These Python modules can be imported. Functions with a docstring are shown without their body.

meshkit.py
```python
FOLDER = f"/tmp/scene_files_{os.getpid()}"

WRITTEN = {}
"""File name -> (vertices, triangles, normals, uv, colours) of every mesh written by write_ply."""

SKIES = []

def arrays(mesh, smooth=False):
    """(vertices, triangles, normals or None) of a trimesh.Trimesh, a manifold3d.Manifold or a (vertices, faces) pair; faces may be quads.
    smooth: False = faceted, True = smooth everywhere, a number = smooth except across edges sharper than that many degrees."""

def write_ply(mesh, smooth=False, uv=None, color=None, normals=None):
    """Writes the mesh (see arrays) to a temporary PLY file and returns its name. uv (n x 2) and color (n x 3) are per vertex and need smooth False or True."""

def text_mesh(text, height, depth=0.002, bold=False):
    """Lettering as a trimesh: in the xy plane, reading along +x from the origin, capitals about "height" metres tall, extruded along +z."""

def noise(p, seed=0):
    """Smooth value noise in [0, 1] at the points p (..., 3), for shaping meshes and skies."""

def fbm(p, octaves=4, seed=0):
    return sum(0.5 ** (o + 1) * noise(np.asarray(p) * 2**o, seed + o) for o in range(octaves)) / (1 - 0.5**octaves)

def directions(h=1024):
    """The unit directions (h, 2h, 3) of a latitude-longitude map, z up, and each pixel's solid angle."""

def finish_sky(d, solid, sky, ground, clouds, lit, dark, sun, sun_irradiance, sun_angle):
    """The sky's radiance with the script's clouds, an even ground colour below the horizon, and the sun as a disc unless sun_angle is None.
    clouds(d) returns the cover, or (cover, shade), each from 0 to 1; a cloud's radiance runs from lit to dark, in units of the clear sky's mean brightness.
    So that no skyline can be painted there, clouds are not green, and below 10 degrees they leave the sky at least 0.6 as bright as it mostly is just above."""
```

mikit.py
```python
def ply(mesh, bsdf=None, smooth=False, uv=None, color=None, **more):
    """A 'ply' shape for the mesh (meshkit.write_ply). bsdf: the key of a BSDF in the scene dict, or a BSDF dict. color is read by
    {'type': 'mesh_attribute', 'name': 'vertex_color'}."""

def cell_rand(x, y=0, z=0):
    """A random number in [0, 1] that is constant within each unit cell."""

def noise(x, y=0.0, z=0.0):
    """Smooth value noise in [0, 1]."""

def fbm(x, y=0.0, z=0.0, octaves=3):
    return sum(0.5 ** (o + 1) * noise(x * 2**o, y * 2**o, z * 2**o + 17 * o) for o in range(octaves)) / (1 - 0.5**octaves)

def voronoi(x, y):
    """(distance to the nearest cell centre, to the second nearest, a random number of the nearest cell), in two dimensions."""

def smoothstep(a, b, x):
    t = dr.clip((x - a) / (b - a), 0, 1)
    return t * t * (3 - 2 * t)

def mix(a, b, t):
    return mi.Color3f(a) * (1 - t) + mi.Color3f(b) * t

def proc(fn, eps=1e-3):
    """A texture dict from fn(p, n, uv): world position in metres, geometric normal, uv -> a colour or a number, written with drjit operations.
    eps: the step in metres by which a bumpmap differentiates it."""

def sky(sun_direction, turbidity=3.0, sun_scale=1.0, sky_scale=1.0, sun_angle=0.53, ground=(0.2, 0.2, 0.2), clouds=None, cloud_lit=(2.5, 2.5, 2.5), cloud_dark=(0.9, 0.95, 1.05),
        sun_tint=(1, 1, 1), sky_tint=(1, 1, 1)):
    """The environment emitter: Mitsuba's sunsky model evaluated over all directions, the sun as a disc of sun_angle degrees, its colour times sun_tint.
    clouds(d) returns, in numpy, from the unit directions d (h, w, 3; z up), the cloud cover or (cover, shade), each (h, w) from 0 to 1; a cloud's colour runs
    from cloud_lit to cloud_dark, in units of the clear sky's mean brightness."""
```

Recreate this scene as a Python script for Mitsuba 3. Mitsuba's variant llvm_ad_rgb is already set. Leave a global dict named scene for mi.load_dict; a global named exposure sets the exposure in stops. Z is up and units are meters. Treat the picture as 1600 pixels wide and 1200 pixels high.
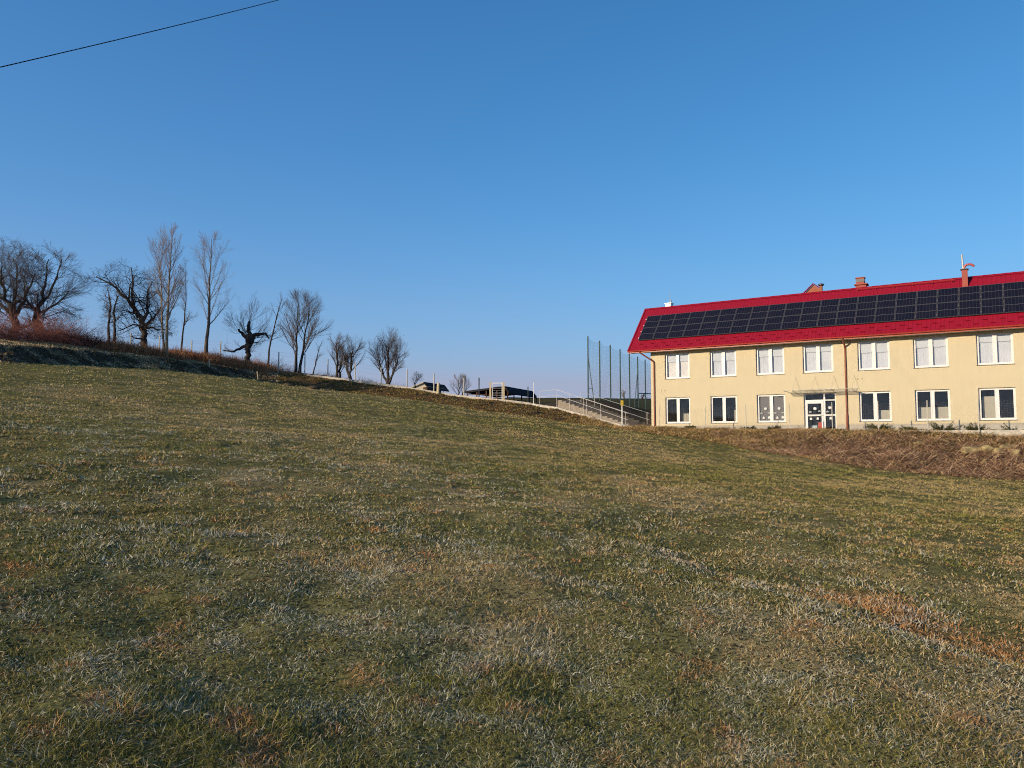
import math, numpy as np, trimesh, mitsuba as mi, mikit, meshkit
import drjit as dr
from shapely.geometry import Polygon, box as sbox, Point
from scipy.interpolate import RBFInterpolator, PchipInterpolator
from mikit import proc, noise, fbm, mix, smoothstep, cell_rand

scene, labels = {}, {}
T = mi.ScalarTransform4f

# ------------------------------------------------------------------ camera, sky, exposure
FOC = 1186.0                       # focal length in pixels of a 1600 wide frame
PITCH = math.atan(84 / FOC)        # camera tilted up
EYE = np.array([0.0, 0.0, 1.6])
fwd = np.array([0, math.cos(PITCH), math.sin(PITCH)])
scene['camera'] = {
    'type': 'perspective', 'fov': 2 * math.degrees(math.atan(800 / FOC)), 'fov_axis': 'x',
    'near_clip': 0.05, 'far_clip': 6000.0,
    'to_world': T().look_at(origin=EYE.tolist(), target=(EYE + fwd).tolist(), up=[0, 0, 1])}
SUN_AZ, SUN_EL = math.radians(-124), math.radians(17.0)
def horizon_haze(d):
    el = np.degrees(np.arcsin(np.clip(d[..., 2], -1, 1)))
    n = meshkit.fbm(d * [3.0, 3.0, 14.0] + 5.0, 3)
    glow = np.clip(d[..., 0] * math.sin(SUN_AZ) + d[..., 1] * math.cos(SUN_AZ) + 0.75, 0, 1.75) / 1.75      # the haze is thicker towards the sun
    return np.clip(1.7 * np.exp(-np.maximum(el, 0) / 5.2) * (0.85 + 0.3 * n) + 0.22 * glow * np.exp(-np.maximum(el, 0) / 22.0) * (0.8 + 0.4 * n), 0, 0.85)
scene['sky'] = mikit.sky([math.sin(SUN_AZ) * math.cos(SUN_EL), math.cos(SUN_AZ) * math.cos(SUN_EL), math.sin(SUN_EL)],
                         turbidity=2.0, sun_scale=1.35, sky_scale=1.0, ground=(0.09, 0.08, 0.045), sun_tint=(1.0, 1.15, 1.55), sky_tint=(0.57, 1.37, 2.06),
                         clouds=horizon_haze, cloud_lit=(1.48, 1.45, 1.95), cloud_dark=(1.48, 1.45, 1.95))
exposure = 1.7

# ------------------------------------------------------------------ helpers
def at(px, py, d):
    """The point that stands d metres ahead of the camera on the sight line of a photograph pixel."""
    u = np.array([0, -math.sin(PITCH), math.cos(PITCH)])
    r = fwd + (px - 800) / FOC * np.array([1.0, 0, 0]) + (600 - py) / FOC * u
    return EYE + r * d / r[1]

def lab(key, label=None, cat=None, group=None, kind=None):
    e = {}
    if label: e['label'] = label
    if cat: e['category'] = cat
    if group: e['group'] = group
    if kind: e['kind'] = kind
    labels[key] = e
    return key

def num(key):
    """key, or key_001 ... when it is taken as a thing or a part."""
    def taken(k): return k in scene or k in labels or any(s.startswith(k + '__') for s in scene)
    if not taken(key): return key
    i = 1
    while taken(f'{key}_{i:03d}'): i += 1
    return f'{key}_{i:03d}'

_next = {}
def part(parent, name, mesh, bsdf, smooth=False, **kw):
    base = parent + '__' + name
    n = _next.get(base, 0); _next[base] = n + 1
    key = base if n == 0 else f'{base}_{n:03d}'
    scene[key] = mikit.ply(mesh, bsdf, smooth=smooth, **kw)
    return key

def put(key, mesh, bsdf, smooth=False, **kw):
    scene[key] = mikit.ply(mesh, bsdf, smooth=smooth, **kw)
    return key

def bx(x0, x1, y0, y1, z0, z1):
    m = trimesh.creation.box([x1 - x0, y1 - y0, z1 - z0])
    m.apply_translation([(x0 + x1) / 2, (y0 + y1) / 2, (z0 + z1) / 2])
    return m

def cat(ms):
    return trimesh.util.concatenate(ms)

def tubes(P, R, k=4, caps=False):
    """(B, n, 3) centre lines and (B, n) radii -> (vertices, quads as triangles)."""
    P = np.asarray(P, float); R = np.asarray(R, float)
    B, n, _ = P.shape
    t = np.gradient(P, axis=1)
    t /= np.linalg.norm(t, axis=2, keepdims=True) + 1e-9
    ref = np.eye(3)[np.argmin(np.abs(t).mean(1), axis=1)][:, None]
    a = np.cross(t, ref); a /= np.linalg.norm(a, axis=2, keepdims=True) + 1e-9
    b = np.cross(t, a)
    th = np.arange(k) * 2 * math.pi / k
    v = P[:, :, None] + R[:, :, None, None] * (np.cos(th)[:, None] * a[:, :, None] + np.sin(th)[:, None] * b[:, :, None])
    v = v.reshape(-1, 3)
    bi, ni, ki = np.meshgrid(np.arange(B), np.arange(n - 1), np.arange(k), indexing='ij')
    i0 = ((bi * n + ni) * k + ki).ravel(); i1 = ((bi * n + ni) * k + (ki + 1) % k).ravel()
    f = np.vstack([np.stack([i0, i1, i1 + k], 1), np.stack([i0, i1 + k, i0 + k], 1)])
    if caps:
        fc = []
        for q in range(1, k - 1):
            s = np.arange(B) * n * k
            fc += [np.stack([s, s + q + 1, s + q], 1), np.stack([s + (n - 1) * k, s + (n - 1) * k + q, s + (n - 1) * k + q + 1], 1)]
        f = np.vstack([f] + fc)
    return v, f

def join(*vf):
    vs, fs, o = [], [], 0
    for v, f in vf:
        vs.append(v); fs.append(np.asarray(f) + o); o += len(v)
    return np.vstack(vs), np.vstack(fs)

def tube(pts, r, k=8, caps=True):
    pts = np.asarray(pts, float)
    r = np.full(len(pts), r) if np.isscalar(r) else np.asarray(r, float)
    return tubes(pts[None], r[None], k, caps)

def TM(vf):
    return trimesh.Trimesh(vf[0], vf[1], process=False)

def vn(x, y, s, seed=0):
    return meshkit.noise(np.stack([np.asarray(x) / s, np.asarray(y) / s, np.zeros_like(np.asarray(x, float))], -1), seed)

def sstep(a, b, x):
    t = np.clip((np.asarray(x, float) - a) / (b - a), 0, 1)
    return t * t * (3 - 2 * t)

# ------------------------------------------------------------------ materials
def rgb(*c): return {'type': 'rgb', 'value': list(c)}
def mat(key, bsdf, two=True):
    scene[key] = {'type': 'twosided', 'b': bsdf} if two else bsdf
def diffuse(key, c): mat(key, {'type': 'diffuse', 'reflectance': c if isinstance(c, dict) else rgb(*c)})
def princ(key, c, rough=0.5, metal=0.0, spec=0.5, **kw):
    mat(key, {'type': 'principled', 'base_color': c if isinstance(c, dict) else rgb(*c), 'roughness': rough, 'metallic': metal, 'specular': spec, **kw})

VC = {'type': 'mesh_attribute', 'name': 'vertex_color'}
_soil_gap_shade = proc(lambda p, n, uv: smoothstep(0.42, 0.66, 0.6 * noise(p.x * 90, p.y * 90, p.z * 50) + 0.4 * noise(p.x * 31, p.y * 31, p.z * 17)))
mat('m_ground', {'type': 'blendbsdf', 'weight': _soil_gap_shade, 'a': {'type': 'diffuse', 'reflectance': VC}, 'b': {'type': 'diffuse', 'reflectance': rgb(0.052, 0.041, 0.024)}})  # dark soil flecks also paint the shade of gaps between grass blades
scene['m_blade'] = {'type': 'principledthin', 'base_color': VC, 'roughness': 0.65, 'spec_trans': 0.0, 'diff_trans': 0.5, 'eta': 1.35}
diffuse('m_weed', VC)

def plaster_c(p, n, uv):
    g = fbm(p.x * 2.1, p.y * 2.1, p.z * 2.1, 3)
    f = noise(p.x * 45, p.y * 45, p.z * 45)
    s = fbm(p.x * 9, p.y * 9, p.z * 0.7, 2)
    return mix((0.545, 0.468, 0.325), (0.515, 0.44, 0.302), g * 0.8 + f * 0.2) * (0.95 + 0.06 * s)
mat('m_plaster', {'type': 'bumpmap', 'arbitrary': proc(lambda p, n, uv: 0.001 * noise(p.x * 60, p.y * 60, p.z * 60), 4e-3), 'b': {'type': 'diffuse', 'reflectance': proc(plaster_c)}})
def plinth_c(p, n, uv):
    v = noise(p.x * 90, p.y * 90, p.z * 90)
    return mix((0.47, 0.43, 0.37), (0.30, 0.27, 0.235), v * 0.7 + 0.3 * fbm(p.x * 3, p.y * 3, p.z * 3, 2))
diffuse('m_plinth', proc(plinth_c))
def concrete_c(p, n, uv):
    v = fbm(p.x * 4, p.y * 4, p.z * 4, 4)
    return mix((0.52, 0.47, 0.40), (0.34, 0.31, 0.27), smoothstep(0.25, 0.8, v) * 0.8 + 0.2 * noise(p.x * 60, p.y * 60, p.z * 60))
diffuse('m_concrete', proc(concrete_c))
def roof_c(p, n, uv):
    v = fbm(p.x * 0.9, p.y * 0.9, p.z * 0.9, 3)
    return mix((0.265, 0.007, 0.022), (0.22, 0.007, 0.019), v)
princ('m_roof', proc(roof_c), 0.45, 0.0, 0.25)
princ('m_redtrim', (0.36, 0.05, 0.03), 0.35)
princ('m_copper', (0.21, 0.06, 0.03), 0.4)
princ('m_frame', (0.64, 0.61, 0.60), 0.3)
princ('m_railgrey', (0.50, 0.48, 0.45), 0.4)
princ('m_whitemetal', (0.72, 0.70, 0.66), 0.35)
princ('m_steel', (0.40, 0.39, 0.38), 0.5, 0.3)
princ('m_darkmetal', (0.035, 0.036, 0.04), 0.4)
princ('m_greenmetal', (0.012, 0.045, 0.045), 0.4)
diffuse('m_net', (0.02, 0.07, 0.07))
def cell_c(p, n, uv):
    ux, uy = uv.x * 6, uv.y
    fx = dr.abs(ux - dr.floor(ux) - 0.5) * 2
    lx = smoothstep(0.90, 0.97, fx)
    row = uv.y * 20
    fy = dr.abs(row - dr.floor(row) - 0.5) * 2
    ly = smoothstep(0.90, 1.0, fy) * 0.25
    mid = 1 - smoothstep(0.006, 0.012, dr.abs(uv.y - 0.5))
    tone = cell_rand(dr.floor(p.x * 3), dr.floor(p.y * 3), dr.floor(p.z * 3))
    base = mix((0.007, 0.008, 0.018), (0.010, 0.010, 0.020), tone)
    return mix(base, (0.12, 0.12, 0.125), dr.clip(dr.maximum(dr.maximum(lx * 0.32, ly * 0.5), mid * 0.9), 0, 1))
princ('m_cells', proc(cell_c), 0.2, 0.0, 0.12)
princ('m_panelframe', (0.065, 0.065, 0.07), 0.45, 0.2)
scene['m_pane'] = {'type': 'thindielectric', 'int_ior': 1.52, 'ext_ior': 1.0}
diffuse('m_interior', (0.12, 0.09, 0.082))
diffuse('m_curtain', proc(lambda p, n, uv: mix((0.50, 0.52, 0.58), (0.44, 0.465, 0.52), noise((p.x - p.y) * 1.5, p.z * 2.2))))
diffuse('m_curtain_white', proc(lambda p, n, uv: mix((0.62, 0.60, 0.60), (0.50, 0.49, 0.49), fbm((p.x - p.y) * 6, p.z * 3, 0.0, 2))))
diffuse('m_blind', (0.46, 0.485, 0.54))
diffuse('m_paper', (0.6, 0.59, 0.57))
diffuse('m_papergrey', (0.34, 0.33, 0.32))
diffuse('m_beige', (0.36, 0.34, 0.28))
diffuse('m_toyred', (0.40, 0.08, 0.05))
diffuse('m_toyblue', (0.45, 0.55, 0.60))
def brick_c(p, n, uv):
    v = fbm(p.x * 5, p.y * 5, p.z * 5, 3)
    return mix((0.36, 0.13, 0.075), (0.26, 0.10, 0.06), v)
diffuse('m_brick', proc(brick_c))
diffuse('m_redplaster', proc(lambda p, n, uv: mix((0.36, 0.105, 0.085), (0.29, 0.08, 0.065), fbm(p.x * 4, p.y * 4, p.z * 4, 3))))
def bark(c0, c1):
    return proc(lambda p, n, uv: mix(c0, c1, fbm(p.x * 9, p.y * 9, p.z * 2.2, 3)))
diffuse('m_bark_dark', bark((0.085, 0.068, 0.058), (0.034, 0.028, 0.025)))
diffuse('m_bark', bark((0.17, 0.135, 0.11), (0.07, 0.056, 0.048)))
diffuse('m_bark_tan', bark((0.36, 0.27, 0.17), (0.15, 0.11, 0.075)))
diffuse('m_twig', (0.105, 0.082, 0.074))
diffuse('m_twig_dark', (0.06, 0.049, 0.047))
diffuse('m_twig_red', (0.085, 0.046, 0.038))
diffuse('m_twig_pale', (0.20, 0.155, 0.135))
def wood_c(p, n, uv):
    return mix((0.60, 0.50, 0.33), (0.42, 0.34, 0.21), fbm(p.x * 14, p.y * 14, p.z * 2, 3))
diffuse('m_wood', proc(wood_c))
diffuse('m_postgrey', proc(lambda p, n, uv: mix((0.58, 0.54, 0.47), (0.38, 0.35, 0.31), fbm(p.x * 8, p.y * 8, p.z * 3, 2))))
diffuse('m_yellow', (0.55, 0.38, 0.05))
diffuse('m_shed', proc(lambda p, n, uv: mix((0.62, 0.54, 0.40), (0.50, 0.43, 0.31), fbm(p.x * 3, p.y * 3, p.z * 3, 3))))
diffuse('m_tarroof', proc(lambda p, n, uv: mix((0.035, 0.033, 0.038), (0.055, 0.05, 0.052), fbm(p.x * 2, p.y * 2, p.z * 2, 3))))
diffuse('m_timber', (0.14, 0.075, 0.05))
def rock_c(p, n, uv):
    v = fbm(p.x * 3.5, p.y * 3.5, p.z * 6, 4)
    return mix((0.40, 0.31, 0.155), (0.17, 0.125, 0.07), smoothstep(0.3, 0.75, v))
mat('m_rock', {'type': 'bumpmap', 'arbitrary': proc(lambda p, n, uv: 0.05 * fbm(p.x * 9, p.y * 9, p.z * 9, 3), 1e-2), 'b': {'type': 'diffuse', 'reflectance': proc(rock_c)}})
diffuse('m_stone_grey', proc(lambda p, n, uv: mix((0.38, 0.32, 0.26), (0.20, 0.165, 0.135), fbm(p.x * 5, p.y * 5, p.z * 5, 3))))
diffuse('m_juniper', VC)
diffuse('m_soil', proc(lambda p, n, uv: mix((0.12, 0.085, 0.055), (0.06, 0.045, 0.03), fbm(p.x * 12, p.y * 12, p.z * 12, 3))))
diffuse('m_cable', (0.012, 0.012, 0.014))
diffuse('m_leaf', (0.33, 0.13, 0.04))

# ------------------------------------------------------------------ terrain
# px, toe (py, d), crest (py, d), verge (py, d): the foot and the top of the bank and the ground behind it
CTRL = [
    (-420, (545, 36), (494, 38.5), (484, 43)), (-200, (558, 40), (515, 43), (507, 48)),
    (0, (567, 45), (537, 48), (530, 53)), (90, (570, 50), (544, 53), (536, 58)), (170, (573, 55), (552, 58.5), (546, 64)),
    (250, (578, 60), (561, 63.5), (553, 68)), (320, (585, 65), (570, 69), (558, 76)), (380, (592, 69), (578, 73.5), (570, 79)),
    (430, (599, 71), (584, 76), (576.5, 82)), (485, (606, 71), (589, 76.5), (583, 84)), (560, (615, 70), (598, 75.5), (595, 82)),
    (640, (624, 68), (609, 73.5), (608, 80)), (725, (638, 64), (622, 72), (622, 78)), (800, (648, 60), (629.5, 70.5), (629, 75)),
    (833, (652, 58), (634, 70), (632, 73)), (880, (660, 56), (642.5, 66.5), (626.5, 73.5)), (918, (665, 54.5), (653, 63), (624.5, 72.5)),
    (975, (673, 51), (668, 57.5), (633, 73)), (1016, (678, 49.5), (669.5, 53), (641, 76)), (1100, (690, 46.5), (671.5, 51), (669.7, 62)),
    (1200, (708, 42.5), (672.5, 48.2), (670.5, 60)), (1300, (725, 39), (673, 46), (671, 58)), (1400, (739, 37), (674, 44), (671, 56)),
    (1500, (746, 36), (677.5, 42.3), (671, 54)), (1600, (751, 35), (682, 40.6), (671, 52)), (1800, (758, 33.5), (686, 38), (672, 50)), (2100, (770, 31), (694, 34), (674, 48))]
def _rz(px, pd):
    q = at(px, pd[0], pd[1]); return math.hypot(q[0], q[1]), q[2]
_az = np.array([math.atan((c[0] - 800) / FOC) for c in CTRL])
_tab = [np.array([_rz(c[0], c[k]) for c in CTRL]) for k in (1, 2, 3)]
_itp = [[PchipInterpolator(_az, tb[:, j]) for j in (0, 1)] for tb in _tab]
_toes = np.array([at(c[0], *c[1]) for c in CTRL if -250 < c[0] < 1900])
_anch = np.array([[0, 0, 0.0], [-10, -12, 0.35], [12, -10, -1.5], [0, -20, -0.9]])
_lawn = RBFInterpolator(np.vstack([_toes[:, :2], _anch[:, :2]]), np.r_[_toes[:, 2], _anch[:, 2]], kernel='thin_plate_spline', smoothing=8.0, degree=1)
DA, DB = np.array([1.6, 9.7]), np.array([3.9, 5.5])     # lip of the shallow ditch on the right
_dd = (DB - DA) / np.linalg.norm(DB - DA); _dn = np.array([-_dd[1], _dd[0]])
if _dn @ np.array([1, 1]) < 0: _dn = -_dn

def fields(x, y):
    x = np.asarray(x, float); y = np.asarray(y, float)
    r = np.hypot(x, y); a = np.arctan2(x, y); ac = np.clip(a, _az[0], _az[-1])
    return r, a, [[f(ac) for f in pr] for pr in _itp]

def ditch(x, y):
    s = (x - DA[0]) * _dd[0] + (y - DA[1]) * _dd[1]; t = (x - DA[0]) * _dn[0] + (y - DA[1]) * _dn[1]
    return s, t + 0.45 * (vn(x, y, 1.1, 5) - 0.5) + 0.22 * (vn(x, y, 0.3, 6) - 0.5)

def height(x, y, micro=True):
    x = np.asarray(x, float); y = np.asarray(y, float)
    r, a, ((rt, zt), (rc, zc), (rv, zv)) = fields(x, y)
    rr = np.minimum(r, 70.0); k = np.where(r > 1e-6, rr / np.maximum(r, 1e-6), 1)
    L = _lawn(np.stack([x * k, y * k], -1).reshape(-1, 2)).reshape(x.shape)
    Lt = _lawn(np.stack([np.sin(a) * rt, np.cos(a) * rt], -1).reshape(-1, 2)).reshape(x.shape)
    front = 1 - sstep(math.radians(50), math.radians(75), np.abs(a))
    prof = L + (zt - Lt) * sstep(0.25, 1.0, r / rt)
    # bank: a slightly rounded ramp from toe to crest
    u = np.clip((r - rt) / (rc - rt), 0, 1)
    bank = zt + (zc - zt) * (0.55 * u + 0.45 * u * u * (3 - 2 * u))
    prof = np.where(r > rt, bank, prof)
    v = np.clip((r - rc) / (rv - rc), 0, 1)
    stairs = sstep(-0.02, 0.03, a) * (1 - sstep(0.17, 0.20, a))      # behind the steps: a landing, then a steep slope
    vv = v * (1 - stairs) + stairs * sstep(0.30, 1.0, v)
    prof = np.where(r > rc, zc + (zv - zc) * vv, prof)
    far_r = 155.0 + 10 * np.sin(a * 7)
    far_z = 1.6 + 0.0506 * np.cos(a) * far_r + np.where(a < -0.1, -1.5, 0) * 0 
    w = sstep(0, 1, np.clip((r - rv) / (far_r - rv), 0, 1))
    beyond = zv + (np.minimum(far_z, 9.6) - zv) * w - np.maximum(r - far_r, 0) * 0.02
    prof = np.where(r > rv, np.maximum(beyond, -12), prof)
    z = L + (prof - L) * front
    s, t = ditch(x, y)
    dm = sstep(-1.6, 0.4, s) * np.exp(-np.maximum(r - 9, 0) ** 2 / 60)
    z = z - dm * (0.10 * sstep(-0.25, 0.9, t) * (1 - sstep(1.1, 4.5, t)) - 0.02 * np.exp(-((t + 0.25) / 0.3) ** 2))
    if micro:
        g = sstep(400, 90, r)
        z = z + g * (0.10 * (vn(x, y, 2.3, 1) - 0.5) + 0.06 * (vn(x, y, 0.7, 2) - 0.5) + 0.035 * (vn(x, y, 0.26, 3) - 0.5))
        onb = sstep(0, 0.15, u) * (1 - sstep(0.8, 1.0, u)) * front
        z = z + onb * (0.30 * (vn(x, y, 1.5, 7) - 0.5) + 0.20 * (vn(x, y, 0.55, 8) - 0.5))
    return z

def zone(x, y):
    """0 lawn .. bank position u in 0..1, verge v in 0..1"""
    r, a, ((rt, zt), (rc, zc), (rv, zv)) = fields(x, y)
    return r, a, (r - rt) / (rc - rt), (r - rc) / (rv - rc)

def build_ground():
    fine = np.radians(np.arange(-46, 46.01, 0.32)); coarse = np.radians(np.r_[np.arange(-180, -47, 4.0), np.arange(50, 180, 4.0)])
    az = np.sort(np.r_[fine, coarse])
    rr = np.r_[np.geomspace(0.4, 1.8, 10, endpoint=False), np.geomspace(1.8, 42, 135, endpoint=False), np.linspace(42, 85, 70, endpoint=False), np.geomspace(85, 3000, 26)]
    A, R = np.meshgrid(az, rr)
    X, Y = R * np.sin(A), R * np.cos(A)
    Z = height(X, Y)
    n, m = X.shape
    v = np.vstack([np.stack([X, Y, Z], -1).reshape(-1, 3), [[0, 0, float(height(np.array([0.0]), np.array([0.0]))[0])]]])
    i, j = np.meshgrid(np.arange(n - 1), np.arange(m), indexing='ij')
    j2 = (j + 1) % m
    q = np.stack([i * m + j, i * m + j2, (i + 1) * m + j2, (i + 1) * m + j], -1).reshape(-1, 4)
    f = np.vstack([q[:, [0, 2, 1]], q[:, [0, 3, 2]]])
    c = n * m
    f = np.vstack([f, np.stack([np.full(m, c), np.arange(m), (np.arange(m) + 1) % m], 1)[:, [0, 2, 1]]])
    x, y = v[:, 0], v[:, 1]
    r, a, u, w = zone(x, y)
    col = ground_colour(x, y, r, a, u, w)
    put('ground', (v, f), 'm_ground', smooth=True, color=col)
    lab('ground', kind='structure')

def lerp(a, b, t): return np.asarray(a) * (1 - t[..., None]) + np.asarray(b) * t[..., None]

def ground_colour(x, y, r, a, u, w):
    n1, n2 = vn(x, y, 0.35, 11), vn(x, y, 1.7, 12)
    col = lerp(lerp((0.135, 0.125, 0.046), (0.27, 0.235, 0.086), 0.6 * n1 + 0.4 * n2), (0.40, 0.30, 0.14), 0.7 * sstep(0.5, 0.75, 0.5 * vn(x, y, 0.9, 24) + 0.5 * vn(x, y, 3.2, 25)))
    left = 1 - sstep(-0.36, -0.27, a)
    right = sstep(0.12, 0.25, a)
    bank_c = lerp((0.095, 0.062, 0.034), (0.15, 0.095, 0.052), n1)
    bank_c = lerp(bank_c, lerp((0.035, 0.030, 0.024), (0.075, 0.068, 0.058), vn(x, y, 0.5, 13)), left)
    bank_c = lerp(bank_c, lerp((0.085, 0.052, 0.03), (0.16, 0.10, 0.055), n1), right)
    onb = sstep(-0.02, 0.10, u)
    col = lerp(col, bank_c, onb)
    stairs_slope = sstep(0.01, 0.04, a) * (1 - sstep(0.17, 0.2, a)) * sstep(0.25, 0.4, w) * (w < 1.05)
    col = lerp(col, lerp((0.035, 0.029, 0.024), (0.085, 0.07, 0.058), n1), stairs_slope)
    verge = sstep(0.98, 1.05, u) * left
    col = lerp(col, lerp((0.48, 0.33, 0.16), (0.34, 0.24, 0.11), n1), verge * (w < 1))
    s, t = ditch(x, y)
    dm = sstep(-0.3, 0.6, s) * sstep(0.0, 0.3, t) * (1 - sstep(0.9, 1.8, t)) * (r < 12)
    col = lerp(col, (0.26, 0.14, 0.055), dm * (0.4 + 0.6 * n2) * sstep(1.5, 2.3, s) * (1 - sstep(3.9, 4.7, s)))
    lipg = np.exp(-((t - 0.06) / 0.20) ** 2) * sstep(-1.0, 0.4, s) * (r < 13) * sstep(0.28, 0.45, vn(x, y, 0.5, 35))
    col = lerp(col, (0.36, 0.26, 0.15), 0.7 * lipg)
    farw = sstep(1.0, 1.2, w)
    col = lerp(col, lerp((0.10, 0.085, 0.045), (0.075, 0.07, 0.035), vn(x, y, 9.0, 14)), farw)
    return col
build_ground()

# ------------------------------------------------------------------ the lawn
GREEN = np.array([[0.190, 0.185, 0.050], [0.250, 0.230, 0.062], [0.125, 0.138, 0.043], [0.31, 0.265, 0.072], [0.205, 0.190, 0.075]])
STRAW = np.array([[0.50, 0.36, 0.17], [0.38, 0.26, 0.12], [0.62, 0.48, 0.27], [0.30, 0.20, 0.095]])
RUST = np.array([[0.46, 0.24, 0.095], [0.55, 0.32, 0.15], [0.34, 0.17, 0.07]])
FROST = np.array([[0.50, 0.48, 0.40], [0.42, 0.41, 0.33], [0.60, 0.58, 0.50], [0.35, 0.35, 0.27]])
def pick(rng, tab, n): return tab[rng.integers(0, len(tab), n)]

def kites(rng, base, direc, length, width, droop, col):
    """Short bent blades: four points, two triangles each."""
    n = len(base)
    d = direc / np.linalg.norm(direc, axis=1, keepdims=True)
    d2 = d.copy(); d2[:, 2] -= droop; d2 /= np.linalg.norm(d2, axis=1, keepdims=True)
    side = np.cross(d, rng.normal(size=(n, 3)) * 0.5 + np.array([0, 0, 1.0]))
    side /= np.linalg.norm(side, axis=1, keepdims=True) + 1e-9
    w = (side * width[:, None]) / 2; mid = base + d * (length * 0.5)[:, None]
    v = np.stack([base, mid - w, mid + w, mid + d2 * (length * 0.5)[:, None]], 1).reshape(-1, 3)
    o = np.arange(n)[:, None] * 4
    return v, np.concatenate([o + np.array([[0, 1, 2]]), o + np.array([[1, 3, 2]])]), np.repeat(col, 4, 0)

def blades(rng, base, direc, length, width, droop, col):
    """Two-segment blades: five points, three triangles each."""
    n = len(base)
    d = direc / np.linalg.norm(direc, axis=1, keepdims=True)
    mid = base + d * (length * 0.55)[:, None]
    d2 = d.copy(); d2[:, 2] -= droop; d2 /= np.linalg.norm(d2, axis=1, keepdims=True)
    tip = mid + d2 * (length * 0.45)[:, None]
    side = np.cross(d, rng.normal(size=(n, 3)) * 0.5 + np.array([0, 0, 1.0]))
    side /= np.linalg.norm(side, axis=1, keepdims=True) + 1e-9
    w = (side * width[:, None]) / 2
    v = np.stack([base - w, base + w, mid - w * 0.8, mid + w * 0.8, tip], 1).reshape(-1, 3)
    o = np.arange(n)[:, None] * 5
    f = np.concatenate([o + np.array([[0, 1, 3]]), o + np.array([[0, 3, 2]]), o + np.array([[2, 3, 4]])])
    c = np.repeat(col[:, None], 5, 1)
    return v, f, c.reshape(-1, 3)

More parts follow.
